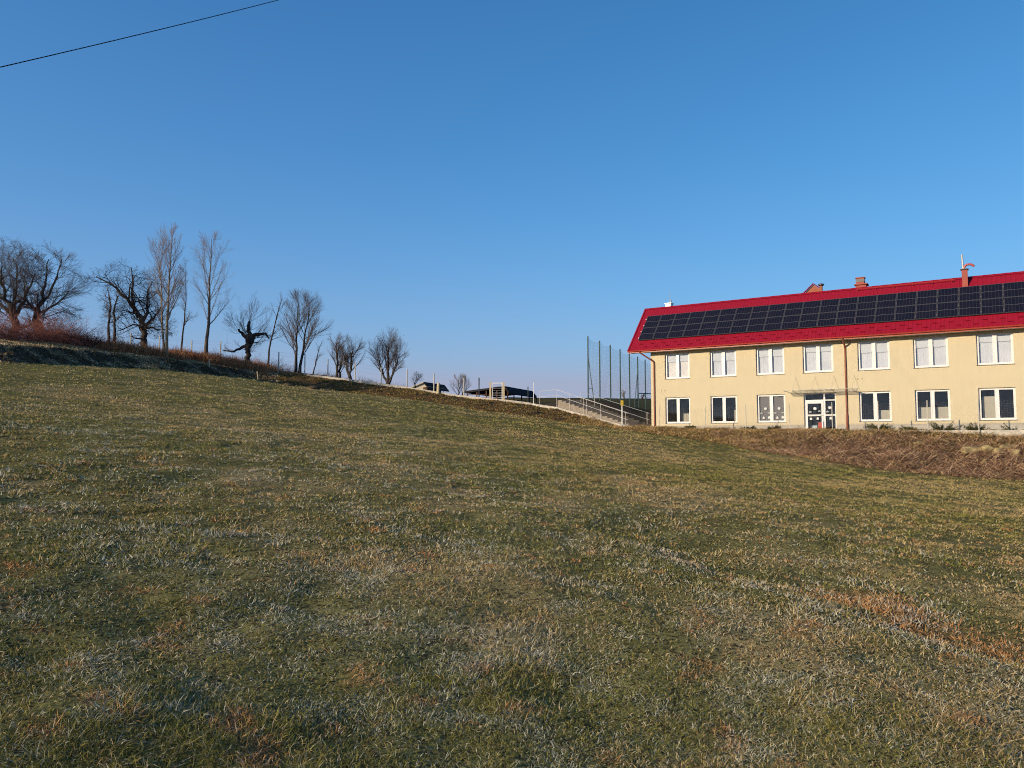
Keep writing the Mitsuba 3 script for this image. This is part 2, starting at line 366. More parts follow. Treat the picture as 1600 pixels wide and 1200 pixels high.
def build_grass():
    rng = np.random.default_rng(4)
    NT, NB = 88000, 10
    e = 0.70
    def rsample(n, r1, r2): 
        u = rng.random(n); return (r1 ** -e + u * (r2 ** -e - r1 ** -e)) ** (-1 / e)
    a = np.radians(rng.uniform(-39, 39, NT)); r = rsample(NT, 2.5, 84)
    nf = 22000                                        # the far turf, thicker
    a = np.r_[a, np.radians(rng.uniform(-39, 39, nf))]; r = np.r_[r, rsample(nf, 16, 76)]
    nb_ = 7000                                        # more tufts on the steep bank, which turns its face to the camera
    ab = rng.uniform(-0.68, 0.16, nb_); ub = rng.uniform(-0.03, 1.04, nb_)
    r = np.r_[r, _itp[0][0](ab) + (_itp[1][0](ab) - _itp[0][0](ab)) * ub]; a = np.r_[a, ab]
    x, y = r * np.sin(a), r * np.cos(a)
    rz, az, u, w = zone(x, y)
    keep = (u < 1.0) | ((az < 0.02) & (w < 1.0))
    keep &= ~((az > 0.10) & (u > 0.02))
    keep &= (vn(x, y, 0.30, 32) + 0.5 * rng.random(len(x)) > 0.42) | (r > 22)
    x, y, r, az, u, w = (q[keep] for q in (x, y, r, az, u, w))
    n = len(x)
    px = r / 759.0                                     # about one pixel at that distance
    # tuft properties
    hgt = 0.013 + 0.014 * rng.random(n) ** 2 + 0.025 * np.maximum(vn(x, y, 0.6, 20) - 0.55, 0) * 2
    rad = 0.03 + 0.03 * rng.random(n)
    left_bank = (u > 0.0) & (az < -0.30)
    hgt = np.where(u > 0.03, hgt * np.where(left_bank, 1.5, 1.1), hgt)
    # colour fields: patches of frost, of straw and of rusty dead grass
    frost_f = 0.30 * vn(x, y, 1.3, 21) + 0.35 * vn(x, y, 0.45, 22) + 0.35 * vn(x, y, 0.16, 34)
    big = vn(x, y, 9.0, 23)
    thaw = sstep(0.05, 0.52, (x * 0.055 + y * 0.010) + 0.35 * (big - 0.5))
    straw_f = 0.30 * vn(x, y, 0.17, 33) + 0.35 * vn(x, y, 0.9, 24) + 0.35 * vn(x, y, 3.2, 25)
    p_frost = np.clip(sstep(0.42, 0.80, frost_f) * (0.62 - 0.54 * thaw) + 0.10 * (1 - thaw), 0, 0.9)
    p_straw = np.clip(0.34 + 2.0 * (straw_f - 0.47) + 0.14 * thaw, 0.06, 0.92)
    p_rust = np.where((vn(x, y, 0.22, 26) > 0.84), 0.8, 0.03) * (r < 26)
    s, t = ditch(x, y)
    dm = sstep(1.7, 2.5, s) * (1 - sstep(3.9, 4.7, s)) * sstep(0.15, 0.40, t) * (1 - sstep(1.3, 1.9, t)) * (r < 13)
    p_rust = np.maximum(p_rust, dm * 0.85 * (vn(x, y, 0.8, 27) > 0.25))
    p_frost = np.maximum(p_frost, 0.6 * np.exp(-((t + 0.32) / 0.16) ** 2) * sstep(-1.0, 0.4, s) * (r < 13) * (vn(x, y, 0.4, 29) > 0.4))
    lip = np.exp(-((t - 0.06) / 0.20) ** 2) * sstep(-1.0, 0.4, s) * (r < 13)
    p_straw = np.maximum(p_straw, lip * 0.97 * (vn(x, y, 0.5, 28) > 0.15))
    p_rust = p_rust * (1 - 0.8 * lip)
    bank = u > 0.02
    p_straw = np.where(bank, np.where(left_bank, 0.45, 0.28), p_straw)
    p_frost = np.where(bank, np.where(left_bank, 0.07, 0.0), p_frost)
    p_rust = np.where(bank, np.where(left_bank, 0.03, 0.42), p_rust)
    verge = (u >= 1.0)
    p_straw = np.where(verge, 0.95, p_straw); p_frost = np.where(verge, 0, p_frost)
    # blades
    I = np.repeat(np.arange(n), NB); m = len(I)
    phi = rng.random(m) * 2 * math.pi; rho = np.sqrt(rng.random(m)) * rad[I] * (1 + 45 * px[I])
    bxp, byp = x[I] + rho * np.cos(phi), y[I] + rho * np.sin(phi)
    bz = height(bxp, byp) - 0.004
    lay = 2 * math.pi * (2 * vn(x, y, 1.4, 30))[I]
    tilt = np.clip(rng.normal(1.25, 0.30, m), 0.25, 1.56)
    pd = phi + rng.normal(0, 0.9, m)
    dx, dy = 0.75 * np.cos(pd) + 0.45 * np.cos(lay), 0.75 * np.sin(pd) + 0.45 * np.sin(lay)
    direc = np.stack([np.sin(tilt) * dx, np.sin(tilt) * dy, np.cos(tilt) + 0.12], -1)
    length = hgt[I] * rng.uniform(0.8, 2.2, m) * (1 + 16 * px[I])
    width = np.maximum(0.0026, np.where(r[I] > 7, 1.10, 0.60) * px[I]) * rng.uniform(0.6, 1.4, m)
    col = pick(rng, GREEN, m) * (0.50 + 0.75 * rng.random(n))[I][:, None]
    q = rng.random(m) * 0.6 + 0.4 * rng.random(n)[I]
    pr, ps, pf = p_rust[I], p_straw[I], p_frost[I]
    k = rng.random(m)
    col = np.where((k < ps)[:, None], pick(rng, STRAW, m), col)
    col = np.where((q < pr)[:, None], pick(rng, RUST, m), col)
    worn = (lip * (vn(x, y, 0.5, 35) > 0.30))[I] * (rng.random(m) < 0.72) > 0.35      # the pale worn strip along the lip of the ditch
    col = np.where(worn[:, None], pick(rng, np.array([[0.62, 0.46, 0.29], [0.52, 0.37, 0.21], [0.68, 0.55, 0.40]]), m), col)
    fr = rng.random(m) < pf
    col = np.where(fr[:, None], 0.25 * col + 0.75 * pick(rng, FROST, m) * 1.1, col)
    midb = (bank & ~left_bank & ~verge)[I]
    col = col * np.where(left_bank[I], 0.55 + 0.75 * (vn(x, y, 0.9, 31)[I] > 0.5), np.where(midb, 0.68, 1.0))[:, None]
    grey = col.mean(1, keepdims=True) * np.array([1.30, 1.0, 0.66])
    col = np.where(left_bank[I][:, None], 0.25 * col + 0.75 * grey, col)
    # farther off each blade of the mesh stands for several: their mean colour, one triangle each
    far = r[I] > 7
    mean = np.array([[0.225, 0.21, 0.055]]) * (1 - ps)[:, None] + np.array([[0.44, 0.32, 0.15]]) * ps[:, None]
    mean = mean * (1 - 0.45 * pf[:, None]) + 0.45 * pf[:, None] * np.array([[0.45, 0.44, 0.36]])
    wgt = np.where(far & ~bank[I], 0.85 * sstep(12, 32, r[I]), 0.0)[:, None]
    col = col * (1 - wgt) + mean * (0.8 + 0.4 * rng.random(n))[I][:, None] * wgt
    P0 = np.stack([bxp, byp, bz], -1); nr = ~far
    v, f, c = kites(rng, P0[nr], direc[nr], length[nr], width[nr], rng.uniform(0.0, 0.8, nr.sum()), col[nr])
    d1 = direc[far] / np.linalg.norm(direc[far], axis=1, keepdims=True)
    sd = np.cross(d1, rng.normal(size=d1.shape) * 0.5 + np.array([0, 0, 1.0])); sd /= np.linalg.norm(sd, axis=1, keepdims=True) + 1e-9
    sd *= width[far][:, None] / 2; k3 = far.sum()
    v3 = np.stack([P0[far] - sd, P0[far] + sd, P0[far] + d1 * length[far][:, None]], 1).reshape(-1, 3)
    v, f = join((v, f), (v3, np.arange(k3 * 3).reshape(-1, 3))); c = np.vstack([c, np.repeat(col[far], 3, 0)])
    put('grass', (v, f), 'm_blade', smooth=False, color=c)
    lab('grass', 'short frosted winter grass with straw patches covering the sloping field', 'grass', kind='stuff')

def build_weeds():
    """Dead stems and straw lying on the bank below the building."""
    rng = np.random.default_rng(9)
    n = 70000
    a = rng.uniform(0.09, 0.68, n); u = rng.uniform(-0.06, 1.02, n)
    ac = np.clip(a, _az[0], _az[-1])
    rt, rc = _itp[0][0](ac), _itp[1][0](ac)
    r = rt + (rc - rt) * u
    x, y = r * np.sin(a), r * np.cos(a)
    ragged = vn(x, y, 1.6, 40)
    keep = (u > -0.10 + 0.20 * ragged) & (rng.random(n) < 0.35 + 0.65 * vn(x, y, 0.9, 41))
    x, y, r, a, u = (q[keep] for q in (x, y, r, a, u)); n = len(x)
    z = height(x, y)
    # the bramble-like dark red stems lie low on the right, straw above and to the left
    red = 0.8 * sstep(0.28, 0.42, a + 0.25 * (vn(x, y, 2.2, 42) - 0.5)) * (1 - sstep(0.55, 0.9, u + 0.3 * (vn(x, y, 1.3, 43) - 0.5)))
    isred = rng.random(n) < red
    ln = np.where(isred, rng.uniform(0.25, 0.75, n), rng.uniform(0.10, 0.32, n))
    wd = np.where(isred, 0.021, 0.022) * rng.uniform(0.6, 1.3, n)
    phi = rng.normal(-0.5, 0.9, n) + math.pi * (rng.random(n) < 0.5)
    el = np.where(isred, rng.uniform(0.05, 0.9, n), rng.uniform(0.2, 1.2, n))
    d = np.stack([np.cos(el) * np.cos(phi), np.cos(el) * np.sin(phi), np.sin(el)], -1)
    C_red = np.array([[0.40, 0.25, 0.16], [0.25, 0.145, 0.095], [0.54, 0.38, 0.24], [0.12, 0.066, 0.05], [0.17, 0.09, 0.06]])
    C_straw = np.array([[0.40, 0.25, 0.11], [0.27, 0.16, 0.07], [0.50, 0.35, 0.18], [0.18, 0.12, 0.05], [0.17, 0.14, 0.045]])
    col = np.where(isred[:, None], pick(rng, C_red, n), pick(rng, C_straw, n)) * (0.7 + 0.6 * vn(x, y, 0.7, 44))[:, None]
    b = np.stack([x, y, z + rng.uniform(-0.02, 0.10, n)], -1)
    v, f, c = blades(rng, b, d, ln, wd, rng.uniform(0.2, 1.2, n), col)
    put('dry_weeds', (v, f), 'm_weed', color=c)
    lab('dry_weeds', 'brown dead stems and straw covering the bank below the building', 'weeds', kind='stuff')
build_grass()
build_weeds()

# ------------------------------------------------------------------ school building
AZ = math.radians(33.1); DIST = 52.6
FX, FY = DIST * math.sin(AZ), DIST * math.cos(AZ)
BW = T().translate([FX, FY, 0]).rotate([0, 0, 1], -math.degrees(AZ))   # local: x along the facade to the right, y into the house
def bl(p):
    p = np.asarray(p, float); c, s = math.cos(AZ), math.sin(AZ)
    return np.stack([FX + p[..., 0] * c + p[..., 1] * s, FY - p[..., 0] * s + p[..., 1] * c, p[..., 2]], -1)
SB = 'school_building'
lab(SB, 'long cream two-storey building with a red metal roof carrying solar panels', 'building')
def bp(name, mesh, bsdf, parent=SB, smooth=False, **kw):
    return part(parent, name, mesh, bsdf, smooth, to_world=BW, **kw)
XL, XR, YB = -22.0, 15.0, 5.35
UPZ, LOZ = (5.89, 7.755), (2.64, 4.53)
WIN = [(-20.9 , -19.03), (-17.53, -15.66), (-14.3, -12.42), (-11.23, -9.34), (-7.87, -6.02), (-4.7, -2.83), (-1.37, 0.47), (1.95, 3.8), (5.2, 7.05)]
DOOR = (-11.24, -9.26, 2.09, 4.52)
def wall_mesh(polys, x0, x1, z0, z1, y0, y1):
    poly = sbox(x0, z0, x1, z1)
    for h in polys: poly = poly.difference(sbox(*h))
    m = trimesh.creation.extrude_polygon(poly, y1 - y0, engine='earcut')
    v = m.vertices.copy()
    return trimesh.Trimesh(np.stack([v[:, 0], y1 - v[:, 2], v[:, 1]], -1), m.faces, process=False)
holes = []
for i, (x0, x1) in enumerate(WIN):
    holes.append((x0, UPZ[0], x1, UPZ[1]))
    if i != 3: holes.append((x0, LOZ[0], x1, LOZ[1]))
holes.append((DOOR[0], DOOR[2], DOOR[1], DOOR[3]))
bp('wall', wall_mesh(holes, XL, XR, 2.44, 8.15, 0, 0.36), 'm_plaster')
bp('wall', bx(XL, XL + 0.36, 0.36, YB, 1.2, 8.15), 'm_plaster')
bp('wall', bx(XR - 0.36, XR, 0.36, YB, 1.2, 8.15), 'm_plaster')
bp('wall', bx(XL, XR, YB, YB + 0.36, 1.2, 8.15), 'm_plaster')
# gable triangles
for xg in (XL + 0.01, XR - 0.37):
    g = trimesh.creation.extrude_polygon(Polygon([(0.1, 8.15), (YB + 0.26, 8.15), (YB / 2 + 0.18, 11.35)]), 0.36, engine='earcut')
    v = g.vertices; bp('wall', trimesh.Trimesh(np.stack([xg + v[:, 2], v[:, 0], v[:, 1]], -1), g.faces, process=False), 'm_plaster')
bp('plinth', bx(XL + 0.0, DOOR[0], 0.03, 0.36, 1.0, 2.437), 'm_plinth')
bp('plinth', bx(DOOR[1], XR, 0.03, 0.36, 1.0, 2.437), 'm_plinth')
bp('floor_slab', bx(XL + 0.36, XR - 0.36, 0.36, YB, 1.95, 2.07), 'm_interior')
bp('floor_slab', bx(XL + 0.36, XR - 0.36, 0.36, YB, 4.85, 5.15), 'm_interior')
bp('floor_slab', bx(XL + 0.36, XR - 0.36, 0.36, YB, 7.95, 8.10), 'm_interior')
bp('partition', bx(XL + 0.37, XR - 0.37, YB - 0.12, YB - 0.01, 2.07, 4.85), 'm_interior')
bp('partition', bx(XL + 0.37, XR - 0.37, YB - 0.12, YB - 0.01, 5.15, 7.95), 'm_interior')
for xp in (-15.1, -8.6, -2.1):
    for z0, z1 in ((2.07, 4.85), (5.15, 7.95)):
        bp('partition', bx(xp, xp + 0.12, 0.37, YB - 0.13, z0, z1), 'm_interior')
bp('threshold', bx(DOOR[0], DOOR[1], -0.25, 0.36, 1.95, 2.088), 'm_concrete')

def window(x0, x1, z0, z1, upper, i):
    key = f'{SB}__window' + (f'_{window.n:03d}' if window.n else ''); window.n += 1
    lab(key)
    y = 0.13
    b, mw = 0.075, 0.13
    xm = (x0 + x1) / 2
    fr = [bx(x0, x1, y, y + 0.08, z0, z0 + b), bx(x0, x1, y, y + 0.08, z1 - b, z1), bx(x0, x0 + b, y, y + 0.08, z0 + b, z1 - b), bx(x1 - b, x1, y, y + 0.08, z0 + b, z1 - b),
          bx(xm - mw / 2, xm + mw / 2, y, y + 0.08, z0 + b, z1 - b)]
    for xa, xb in ((x0 + b, xm - mw / 2), (xm + mw / 2, x1 - b)):     # the sashes stand a little proud of the frame
        w = 0.045; ya, yb = y - 0.012, y + 0.05
        fr += [bx(xa, xb, ya, yb, z0 + b - 0.02, z0 + b + w), bx(xa, xb, ya, yb, z1 - b - w, z1 - b + 0.02), bx(xa - 0.02, xa + w, ya, yb, z0 + b + w, z1 - b - w), bx(xb - w, xb + 0.02, ya, yb, z0 + b + w, z1 - b - w)]
        bp('pane', bx_sheet(xa + w, xb - w, y + 0.03, z0 + b + w, z1 - b - w), 'm_pane', key)
    bp('frame', cat(fr), 'm_frame', key)
    bp('sill', bx(x0 - 0.03, x1 + 0.03, -0.05, y - 0.002, z0 - 0.028, z0 - 0.002), 'm_darkmetal', key)
    if upper:
        white = (i == 0)
        zb = z1 - (0.62 if white else 0.5 + 0.12 * ((i * 5) % 3))
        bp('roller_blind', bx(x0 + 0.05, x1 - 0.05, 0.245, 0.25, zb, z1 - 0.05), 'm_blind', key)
        # gathered curtain: folds in plan
        xs = np.linspace(x0 - 0.02, x1 + 0.02, 70); yy = 0.31 + 0.003 * np.sin(xs * 48) + 0.003 * np.sin(xs * 21 + i)
        v = np.concatenate([np.stack([xs, yy, np.full(70, z0 - 0.4)], -1), np.stack([xs, yy, np.full(70, z1 + 0.05)], -1)])
        k = np.arange(69); f = np.concatenate([np.stack([k, k + 1, k + 71], 1), np.stack([k, k + 71, k + 70], 1)])
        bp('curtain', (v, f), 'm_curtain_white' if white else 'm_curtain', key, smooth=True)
    return key
window.n = 0
def bx_sheet(x0, x1, y, z0, z1):
    return (np.array([[x0, y, z0], [x1, y, z0], [x1, y, z1], [x0, y, z1]]), np.array([[0, 1, 2], [0, 2, 3]]))
WK = {}
for i, (x0, x1) in enumerate(WIN): WK['u', i] = window(x0, x1, *UPZ, True, i)
for i, (x0, x1) in enumerate(WIN):
    if i != 3: WK['l', i] = window(x0, x1, *LOZ, False, i)

def paper(shape, x, z, s, y, parent, m='m_paper'):
    if shape == 'circle': g = Point(0, 0).buffer(0.5, 10)
    elif shape == 'cloud': g = Point(-0.3, -0.05).buffer(0.27, 6).union(Point(0.02, 0.08).buffer(0.32, 6)).union(Point(0.33, -0.05).buffer(0.26, 6))
    else: g = Polygon([(-0.42, -0.5), (0.42, -0.5), (0.42, 0.15), (0.2, 0.38), (0.0, 0.55), (-0.42, 0.2)])
    s *= 0.85; e = trimesh.creation.extrude_polygon(g, 0.004, engine='earcut'); v = e.vertices * [s, s, 1]
    bp('paper_cutout', trimesh.Trimesh(np.stack([x + v[:, 0], y + v[:, 2], z + v[:, 1]], -1), e.faces, process=False), m, parent)
x0, x1 = WIN[2]; k3 = WK['l', 2]
diffuse('m_greyblind', (0.15, 0.14, 0.135))
bp('roller_blind', bx(x0 + 0.04, x1 - 0.04, 0.245, 0.25, LOZ[0] + 0.03, LOZ[1] - 0.03), 'm_greyblind', k3)
for c in (0, 1):
    xs = x0 + 0.10 + c * 0.90
    for sh, fx, fz, sz, m in (('circle', 0.43, 0.50, 0.21, 'm_paper'), ('cloud', 0.16, 0.335, 0.19, 'm_papergrey'), ('cloud', 0.66, 0.345, 0.18, 'm_papergrey'), ('house', 0.30, 0.17, 0.19, 'm_paper'), ('house', 0.66, 0.185, 0.22, 'm_paper')):
        paper(sh, xs + fx, LOZ[0] + 1.87 * fz, sz, 0.15, k3, m)
# glazed entrance: door leaf on the left, fixed side light on the right, two toplights
def entrance():
    key = f'{SB}__entrance_door'; lab(key)
    x0, x1, z0, z1 = DOOR; y = 0.14; xm = x0 + 1.26; zt = 4.05
    bp('frame', cat([bx(x0, x0 + 0.07, y, y + 0.09, z0, z1), bx(x1 - 0.07, x1, y, y + 0.09, z0, z1), bx(xm - 0.05, xm + 0.05, y, y + 0.09, z0, z1 - 0.05), bx(x0 + 0.07, x1 - 0.07, y + 0.001, y + 0.088, z1 - 0.05, z1),
                     bx(x0 + 0.07, xm - 0.05, y + 0.001, y + 0.088, zt - 0.05, zt + 0.04), bx(xm + 0.05, x1 - 0.07, y + 0.001, y + 0.088, zt - 0.03, zt + 0.04), bx(xm + 0.05, x1 - 0.07, y + 0.001, y + 0.088, z0, z0 + 0.05)]), 'm_frame', key)
    lx0, lx1 = x0 + 0.08, xm - 0.06
    bp('leaf', cat([bx(lx0, lx0 + 0.13, y - 0.02, y + 0.06, z0 + 0.02, zt - 0.055), bx(lx1 - 0.13, lx1, y - 0.02, y + 0.06, z0 + 0.02, zt - 0.055), bx(lx0 + 0.13, lx1 - 0.13, y - 0.018, y + 0.058, zt - 0.20, zt - 0.055), bx(lx0 + 0.13, lx1 - 0.13, y - 0.018, y + 0.058, z0 + 0.02, z0 + 0.09)]), 'm_frame', key)
    bp('crossbar', cat([bx(lx0 + 0.13, lx1 - 0.13, y - 0.015, y + 0.05, 3.02, 3.13), bx(xm + 0.05, x1 - 0.07, y + 0.005, y + 0.07, 3.02, 3.13)]), 'm_steel', key)
    bp('handle', cat([bx(lx1 - 0.08, lx1 - 0.05, y - 0.07, y - 0.02, 3.05, 3.09), bx(lx1 - 0.2, lx1 - 0.05, y - 0.085, y - 0.07, 3.05, 3.09)]), 'm_steel', key)
    for a in ((lx0 + 0.13, lx1 - 0.13, y + 0.03, z0 + 0.09, 3.02), (lx0 + 0.13, lx1 - 0.13, y + 0.03, 3.13, zt - 0.2), (xm + 0.05, x1 - 0.07, y + 0.03, z0 + 0.05, 3.02), (xm + 0.05, x1 - 0.07, y + 0.03, 3.13, zt - 0.03),
              (x0 + 0.07, xm - 0.05, y + 0.03, zt + 0.04, z1 - 0.05), (xm + 0.05, x1 - 0.07, y + 0.03, zt + 0.04, z1 - 0.05)):
        bp('pane', bx_sheet(*a), 'm_pane', key)
    for sh, x, z, s, m in (('circle', x0 + 0.66, 3.52, 0.24, 'm_paper'), ('cloud', x0 + 0.36, 3.30, 0.19, 'm_papergrey'), ('cloud', x0 + 0.93, 3.34, 0.18, 'm_papergrey'), ('house', x0 + 0.40, 2.86, 0.2, 'm_paper'), ('house', x0 + 0.82, 2.87, 0.2, 'm_paper'),
                           ('circle', xm + 0.32, 3.56, 0.22, 'm_paper'), ('cloud', xm + 0.17, 3.30, 0.18, 'm_papergrey'), ('house', xm + 0.35, 2.88, 0.2, 'm_paper')):
        paper(sh, x, z, s, y + 0.018, key, m)
entrance()

# roof
RY, RZ = -0.69, 8.06                                  # the front eave
RPITCH = math.radians(47.0); RL = 4.97
cu, su = math.cos(RPITCH), math.sin(RPITCH)
RX0, RX1 = -23.5, 16.2
def rf(x, u, h=0.0):                                  # along the eave, up the slope, above the sheet
    return np.stack(np.broadcast_arrays(x, RY + u * cu - h * su, RZ + u * su + h * cu), -1)
RIDGE_Y = RY + RL * cu
def roof_profile():
    xs, hs = [], []
    x = RX0
    while x < RX1 - 0.1:
        xs += [x, x + 0.17, x + 0.19, x + 0.225]; hs += [0, 0, 0.014, 0.014]; x += 0.245
    xs.append(RX1); hs.append(0)
    return np.array(xs), np.array(hs)
def roof_sheet(back):
    xs, hs = roof_profile()
    rows = []
    for u in (0.0, 1.1, 2.4, 3.8, RL): rows.append(rf(xs, u, hs))
    for u in (RL - 0.002, 0.02): rows.append(rf(xs, u, hs * 0 - 0.05))
    v = np.stack(rows); n, m, _ = v.shape
    if back: v = v.copy(); v[..., 1] = 2 * RIDGE_Y - v[..., 1]
    i, j = np.meshgrid(np.arange(n - 1), np.arange(m - 1), indexing='ij')
    q = np.stack([i * m + j, i * m + j + 1, (i + 1) * m + j + 1, (i + 1) * m + j], -1).reshape(-1, 4)
    f = np.vstack([q[:, [0, 1, 2]], q[:, [0, 2, 3]]])
    return v.reshape(-1, 3), f[:, ::-1] if back else f
bp('roof', roof_sheet(False), 'm_roof')
bp('roof', roof_sheet(True), 'm_roof')
RK = f'{SB}__roof'
def slab(x0, x1, u0, u1, h0, h1):
    v = np.array([rf(x, u, h) for x in (x0, x1) for u in (u0, u1) for h in (h0, h1)])
    f = [[0, 1, 3, 2], [4, 6, 7, 5], [0, 4, 5, 1], [2, 3, 7, 6], [0, 2, 6, 4], [1, 5, 7, 3]]
    m = trimesh.Trimesh(v, [t for a, b, c, d in f for t in ((a, b, c), (a, c, d))], process=False)
    m.fix_normals(); return m
ridge = [slab(RX0 - 0.02, RX1, RL - 0.16, RL + 0.015, 0.03, 0.045)]
bp('ridge_cap', cat(ridge), 'm_roof', RK)
bp('verge_trim', cat([slab(RX0 - 0.05, RX0 + 0.06, -0.01, RL, 0.03, 0.05), slab(RX0 - 0.05, RX0 - 0.02, -0.02, RL, -0.17, 0.03)]), 'm_roof', RK)
bp('soffit', bx(RX0, RX1, RY + 0.02, 0.0, 7.90, 7.94), 'm_frame')
bp('fascia', bx(RX0, RX1, RY + 0.0, RY + 0.018, 7.88, 8.04), 'm_redtrim')
# gutter: a half round, open above
th = np.linspace(math.pi, 2 * math.pi, 9)
gp = np.r_[np.stack([RY - 0.075 + 0.075 * np.cos(th), 8.035 + 0.085 * np.sin(th)], -1), np.stack([RY - 0.075 + 0.068 * np.cos(th[::-1]), 8.035 + 0.078 * np.sin(th[::-1])], -1)]
ge = trimesh.creation.extrude_polygon(Polygon(gp), RX1 - RX0, engine='earcut'); v = ge.vertices
bp('gutter', trimesh.Trimesh(np.stack([RX0 + v[:, 2], v[:, 0], v[:, 1]], -1), ge.faces, process=False), 'm_redtrim', smooth=40)
# solar panels
sp = 1.153; cols = 23
pu = [(1.03, 2.435), (2.455, 3.86)]
for c in range(cols):
    for (u0, u1) in pu:
        xa = -22.97 + c * sp + 0.012; xb = xa + sp - 0.024
        key = f'{SB}__solar_panel' + (f'_{entrance.n:03d}' if getattr(entrance, 'n', 0) else ''); entrance.n = getattr(entrance, 'n', 0) + 1
        v = np.array([rf(xa + 0.03, u0 + 0.03, 0.118), rf(xb - 0.03, u0 + 0.03, 0.118), rf(xb - 0.03, u1 - 0.03, 0.118), rf(xa + 0.03, u1 - 0.03, 0.118)])
        scene[key] = mikit.ply((v, np.array([[0, 1, 2], [0, 2, 3]])), 'm_cells', smooth=False, uv=np.array([[0, 0], [1, 0], [1, 1], [0, 1.0]]), to_world=BW)
        bp('frame', cat([slab(xa, xb, u0, u0 + 0.032, 0.085, 0.122), slab(xa, xb, u1 - 0.032, u1, 0.085, 0.122), slab(xa, xa + 0.032, u0 + 0.032, u1 - 0.032, 0.085, 0.122), slab(xb - 0.032, xb, u0 + 0.032, u1 - 0.032, 0.085, 0.122)]), 'm_panelframe', key)
for u in (1.33, 2.1, 2.78, 3.55):
    bp('mounting_rail', slab(-23.07, -22.97 + cols * sp, u, u + 0.04, 0.03, 0.083), 'm_whitemetal')
# snow guards, two staggered rows
for row, u in ((0, 0.62), (1, 0.27)):
    for k in range(32):
        xg = -22.75 + 0.87 * k + 0.40 * row
        bp('snow_guard', cat([slab(xg, xg + 0.26, u, u + 0.012, 0.03, 0.085), slab(xg + 0.02, xg + 0.05, u, u + 0.12, 0.029, 0.041), slab(xg + 0.21, xg + 0.24, u, u + 0.12, 0.029, 0.041)]), 'm_roof', RK)
# walkway bar under the flue
bp('safety_rail', cat([slab(-8.2, -2.4, RL - 0.36, RL - 0.33, 0.16, 0.19)] + [slab(x, x + 0.03, RL - 0.40, RL - 0.31, 0.02, 0.17) for x in np.arange(-8.1, -2.4, 1.1)]), 'm_redtrim', RK)
# downpipes
def wtube(pts, r, k=10): return TM(tube(np.array(pts), r, k))
bp('downpipe', wtube([(-22.55, RY - 0.06, 7.98), (-22.55, RY - 0.05, 7.88), (-21.75, -0.10, 7.22), (-21.72, -0.07, 7.05), (-21.72, -0.07, 4.5), (-21.72, -0.07, 2.0)], 0.055), 'm_copper', smooth=40)
bp('downpipe', wtube([(-8.62, RY - 0.06, 7.98), (-8.62, RY - 0.03, 7.86), (-8.60, -0.10, 7.50), (-8.60, -0.07, 7.3), (-8.60, -0.07, 4.5), (-8.60, -0.07, 3.1), (-8.60, -0.07, 2.0)], 0.055), 'm_copper', smooth=40)
bp('pipe_boot', wtube([(-8.60, -0.07, 3.05), (-8.60, -0.07, 2.0)], 0.072), 'm_copper', smooth=40)
# chimneys and flues
def chim(name, x, y, mesh_list):
    key = f'{SB}__{name}'; lab(key); return key
k = f'{SB}__chimney'
scene[k] = mikit.ply(bx(-8.32, -7.66, 3.1, 3.7, 9.5, 11.98), 'm_redplaster', to_world=BW)
bp('crown', bx(-8.40, -7.58, 3.0, 3.8, 11.98, 12.06), 'm_redplaster', k)
bp('flue_head', bx(-8.29, -7.80, 3.2, 3.6, 12.06, 12.46), 'm_redplaster', k)
bp('vent', bx(-8.31, -7.78, 3.18, 3.62, 12.20, 12.40), 'm_darkmetal', k)
bp('cap', bx(-8.34, -7.75, 3.15, 3.66, 12.465, 12.52), 'm_redplaster', k)
k = f'{SB}__chimney_001'
yc = RY + 4.05 * cu + 0.11
scene[k] = mikit.ply(bx(-2.03, -1.72, yc - 0.16, yc + 0.16, 10.5, 12.08), 'm_redplaster', to_world=BW)
bp('cap', bx(-2.10, -1.66, yc - 0.24, yc + 0.24, 12.08, 12.13), 'm_darkmetal', k)
bp('flue_pipe', wtube([(-1.95, yc, 12.1), (-1.97, yc, 12.6), (-1.99, yc, 13.07)], 0.055), 'm_steel', k, smooth=40)
arc = [(-1.90, yc + 0.02, 12.22), (-1.85, yc + 0.02, 12.33), (-1.76, yc + 0.02, 12.40), (-1.65, yc + 0.02, 12.42), (-1.53, yc + 0.02, 12.40), (-1.44, yc + 0.02, 12.34), (-1.36, yc + 0.02, 12.26)]
bp('vent_bend', wtube([(-1.90, yc + 0.02, 12.1)] + arc, 0.07), 'm_redtrim', k, smooth=50)
k = f'{SB}__rear_dormer'
g = trimesh.creation.extrude_polygon(Polygon([(-11.6, 10.3), (-10.55, 10.3), (-10.55, 11.93), (-11.07, 12.36), (-11.6, 11.9)]), 2.5, engine='earcut'); v = g.vertices
scene[k] = mikit.ply(trimesh.Trimesh(np.stack([v[:, 0], 3.3 + v[:, 2], v[:, 1]], -1), g.faces, process=False), 'm_brick', to_world=BW)
bp('roof', cat([wtube([(-11.75, 3.2, 11.80), (-11.07, 3.2, 12.42)], 0.045, 4), wtube([(-11.07, 3.2, 12.42), (-10.5, 3.2, 11.95)], 0.035, 4)]), 'm_roof', k)
k = f'{SB}__vent_cowl'
scene[k] = mikit.ply(wtube([(-10.51, 3.0, 11.0), (-10.51, 3.0, 12.18)], 0.10), 'm_brick', smooth=40, to_world=BW)
bp('hood', wtube([(-10.51, 3.0, 12.15), (-10.51, 3.0, 12.2), (-10.51, 3.0, 12.28), (-10.51, 3.0, 12.33)], [0.11, 0.2, 0.2, 0.09]), 'm_darkmetal', k, smooth=40)
k = f'{SB}__roof_vent'
scene[k] = mikit.ply(bx(-21.96, -21.5, 2.95, 3.4, 11.0, 12.00), 'm_frame', to_world=BW)
bp('cap', bx(-22.02, -21.44, 2.88, 3.47, 12.00, 12.05), 'm_frame', k)
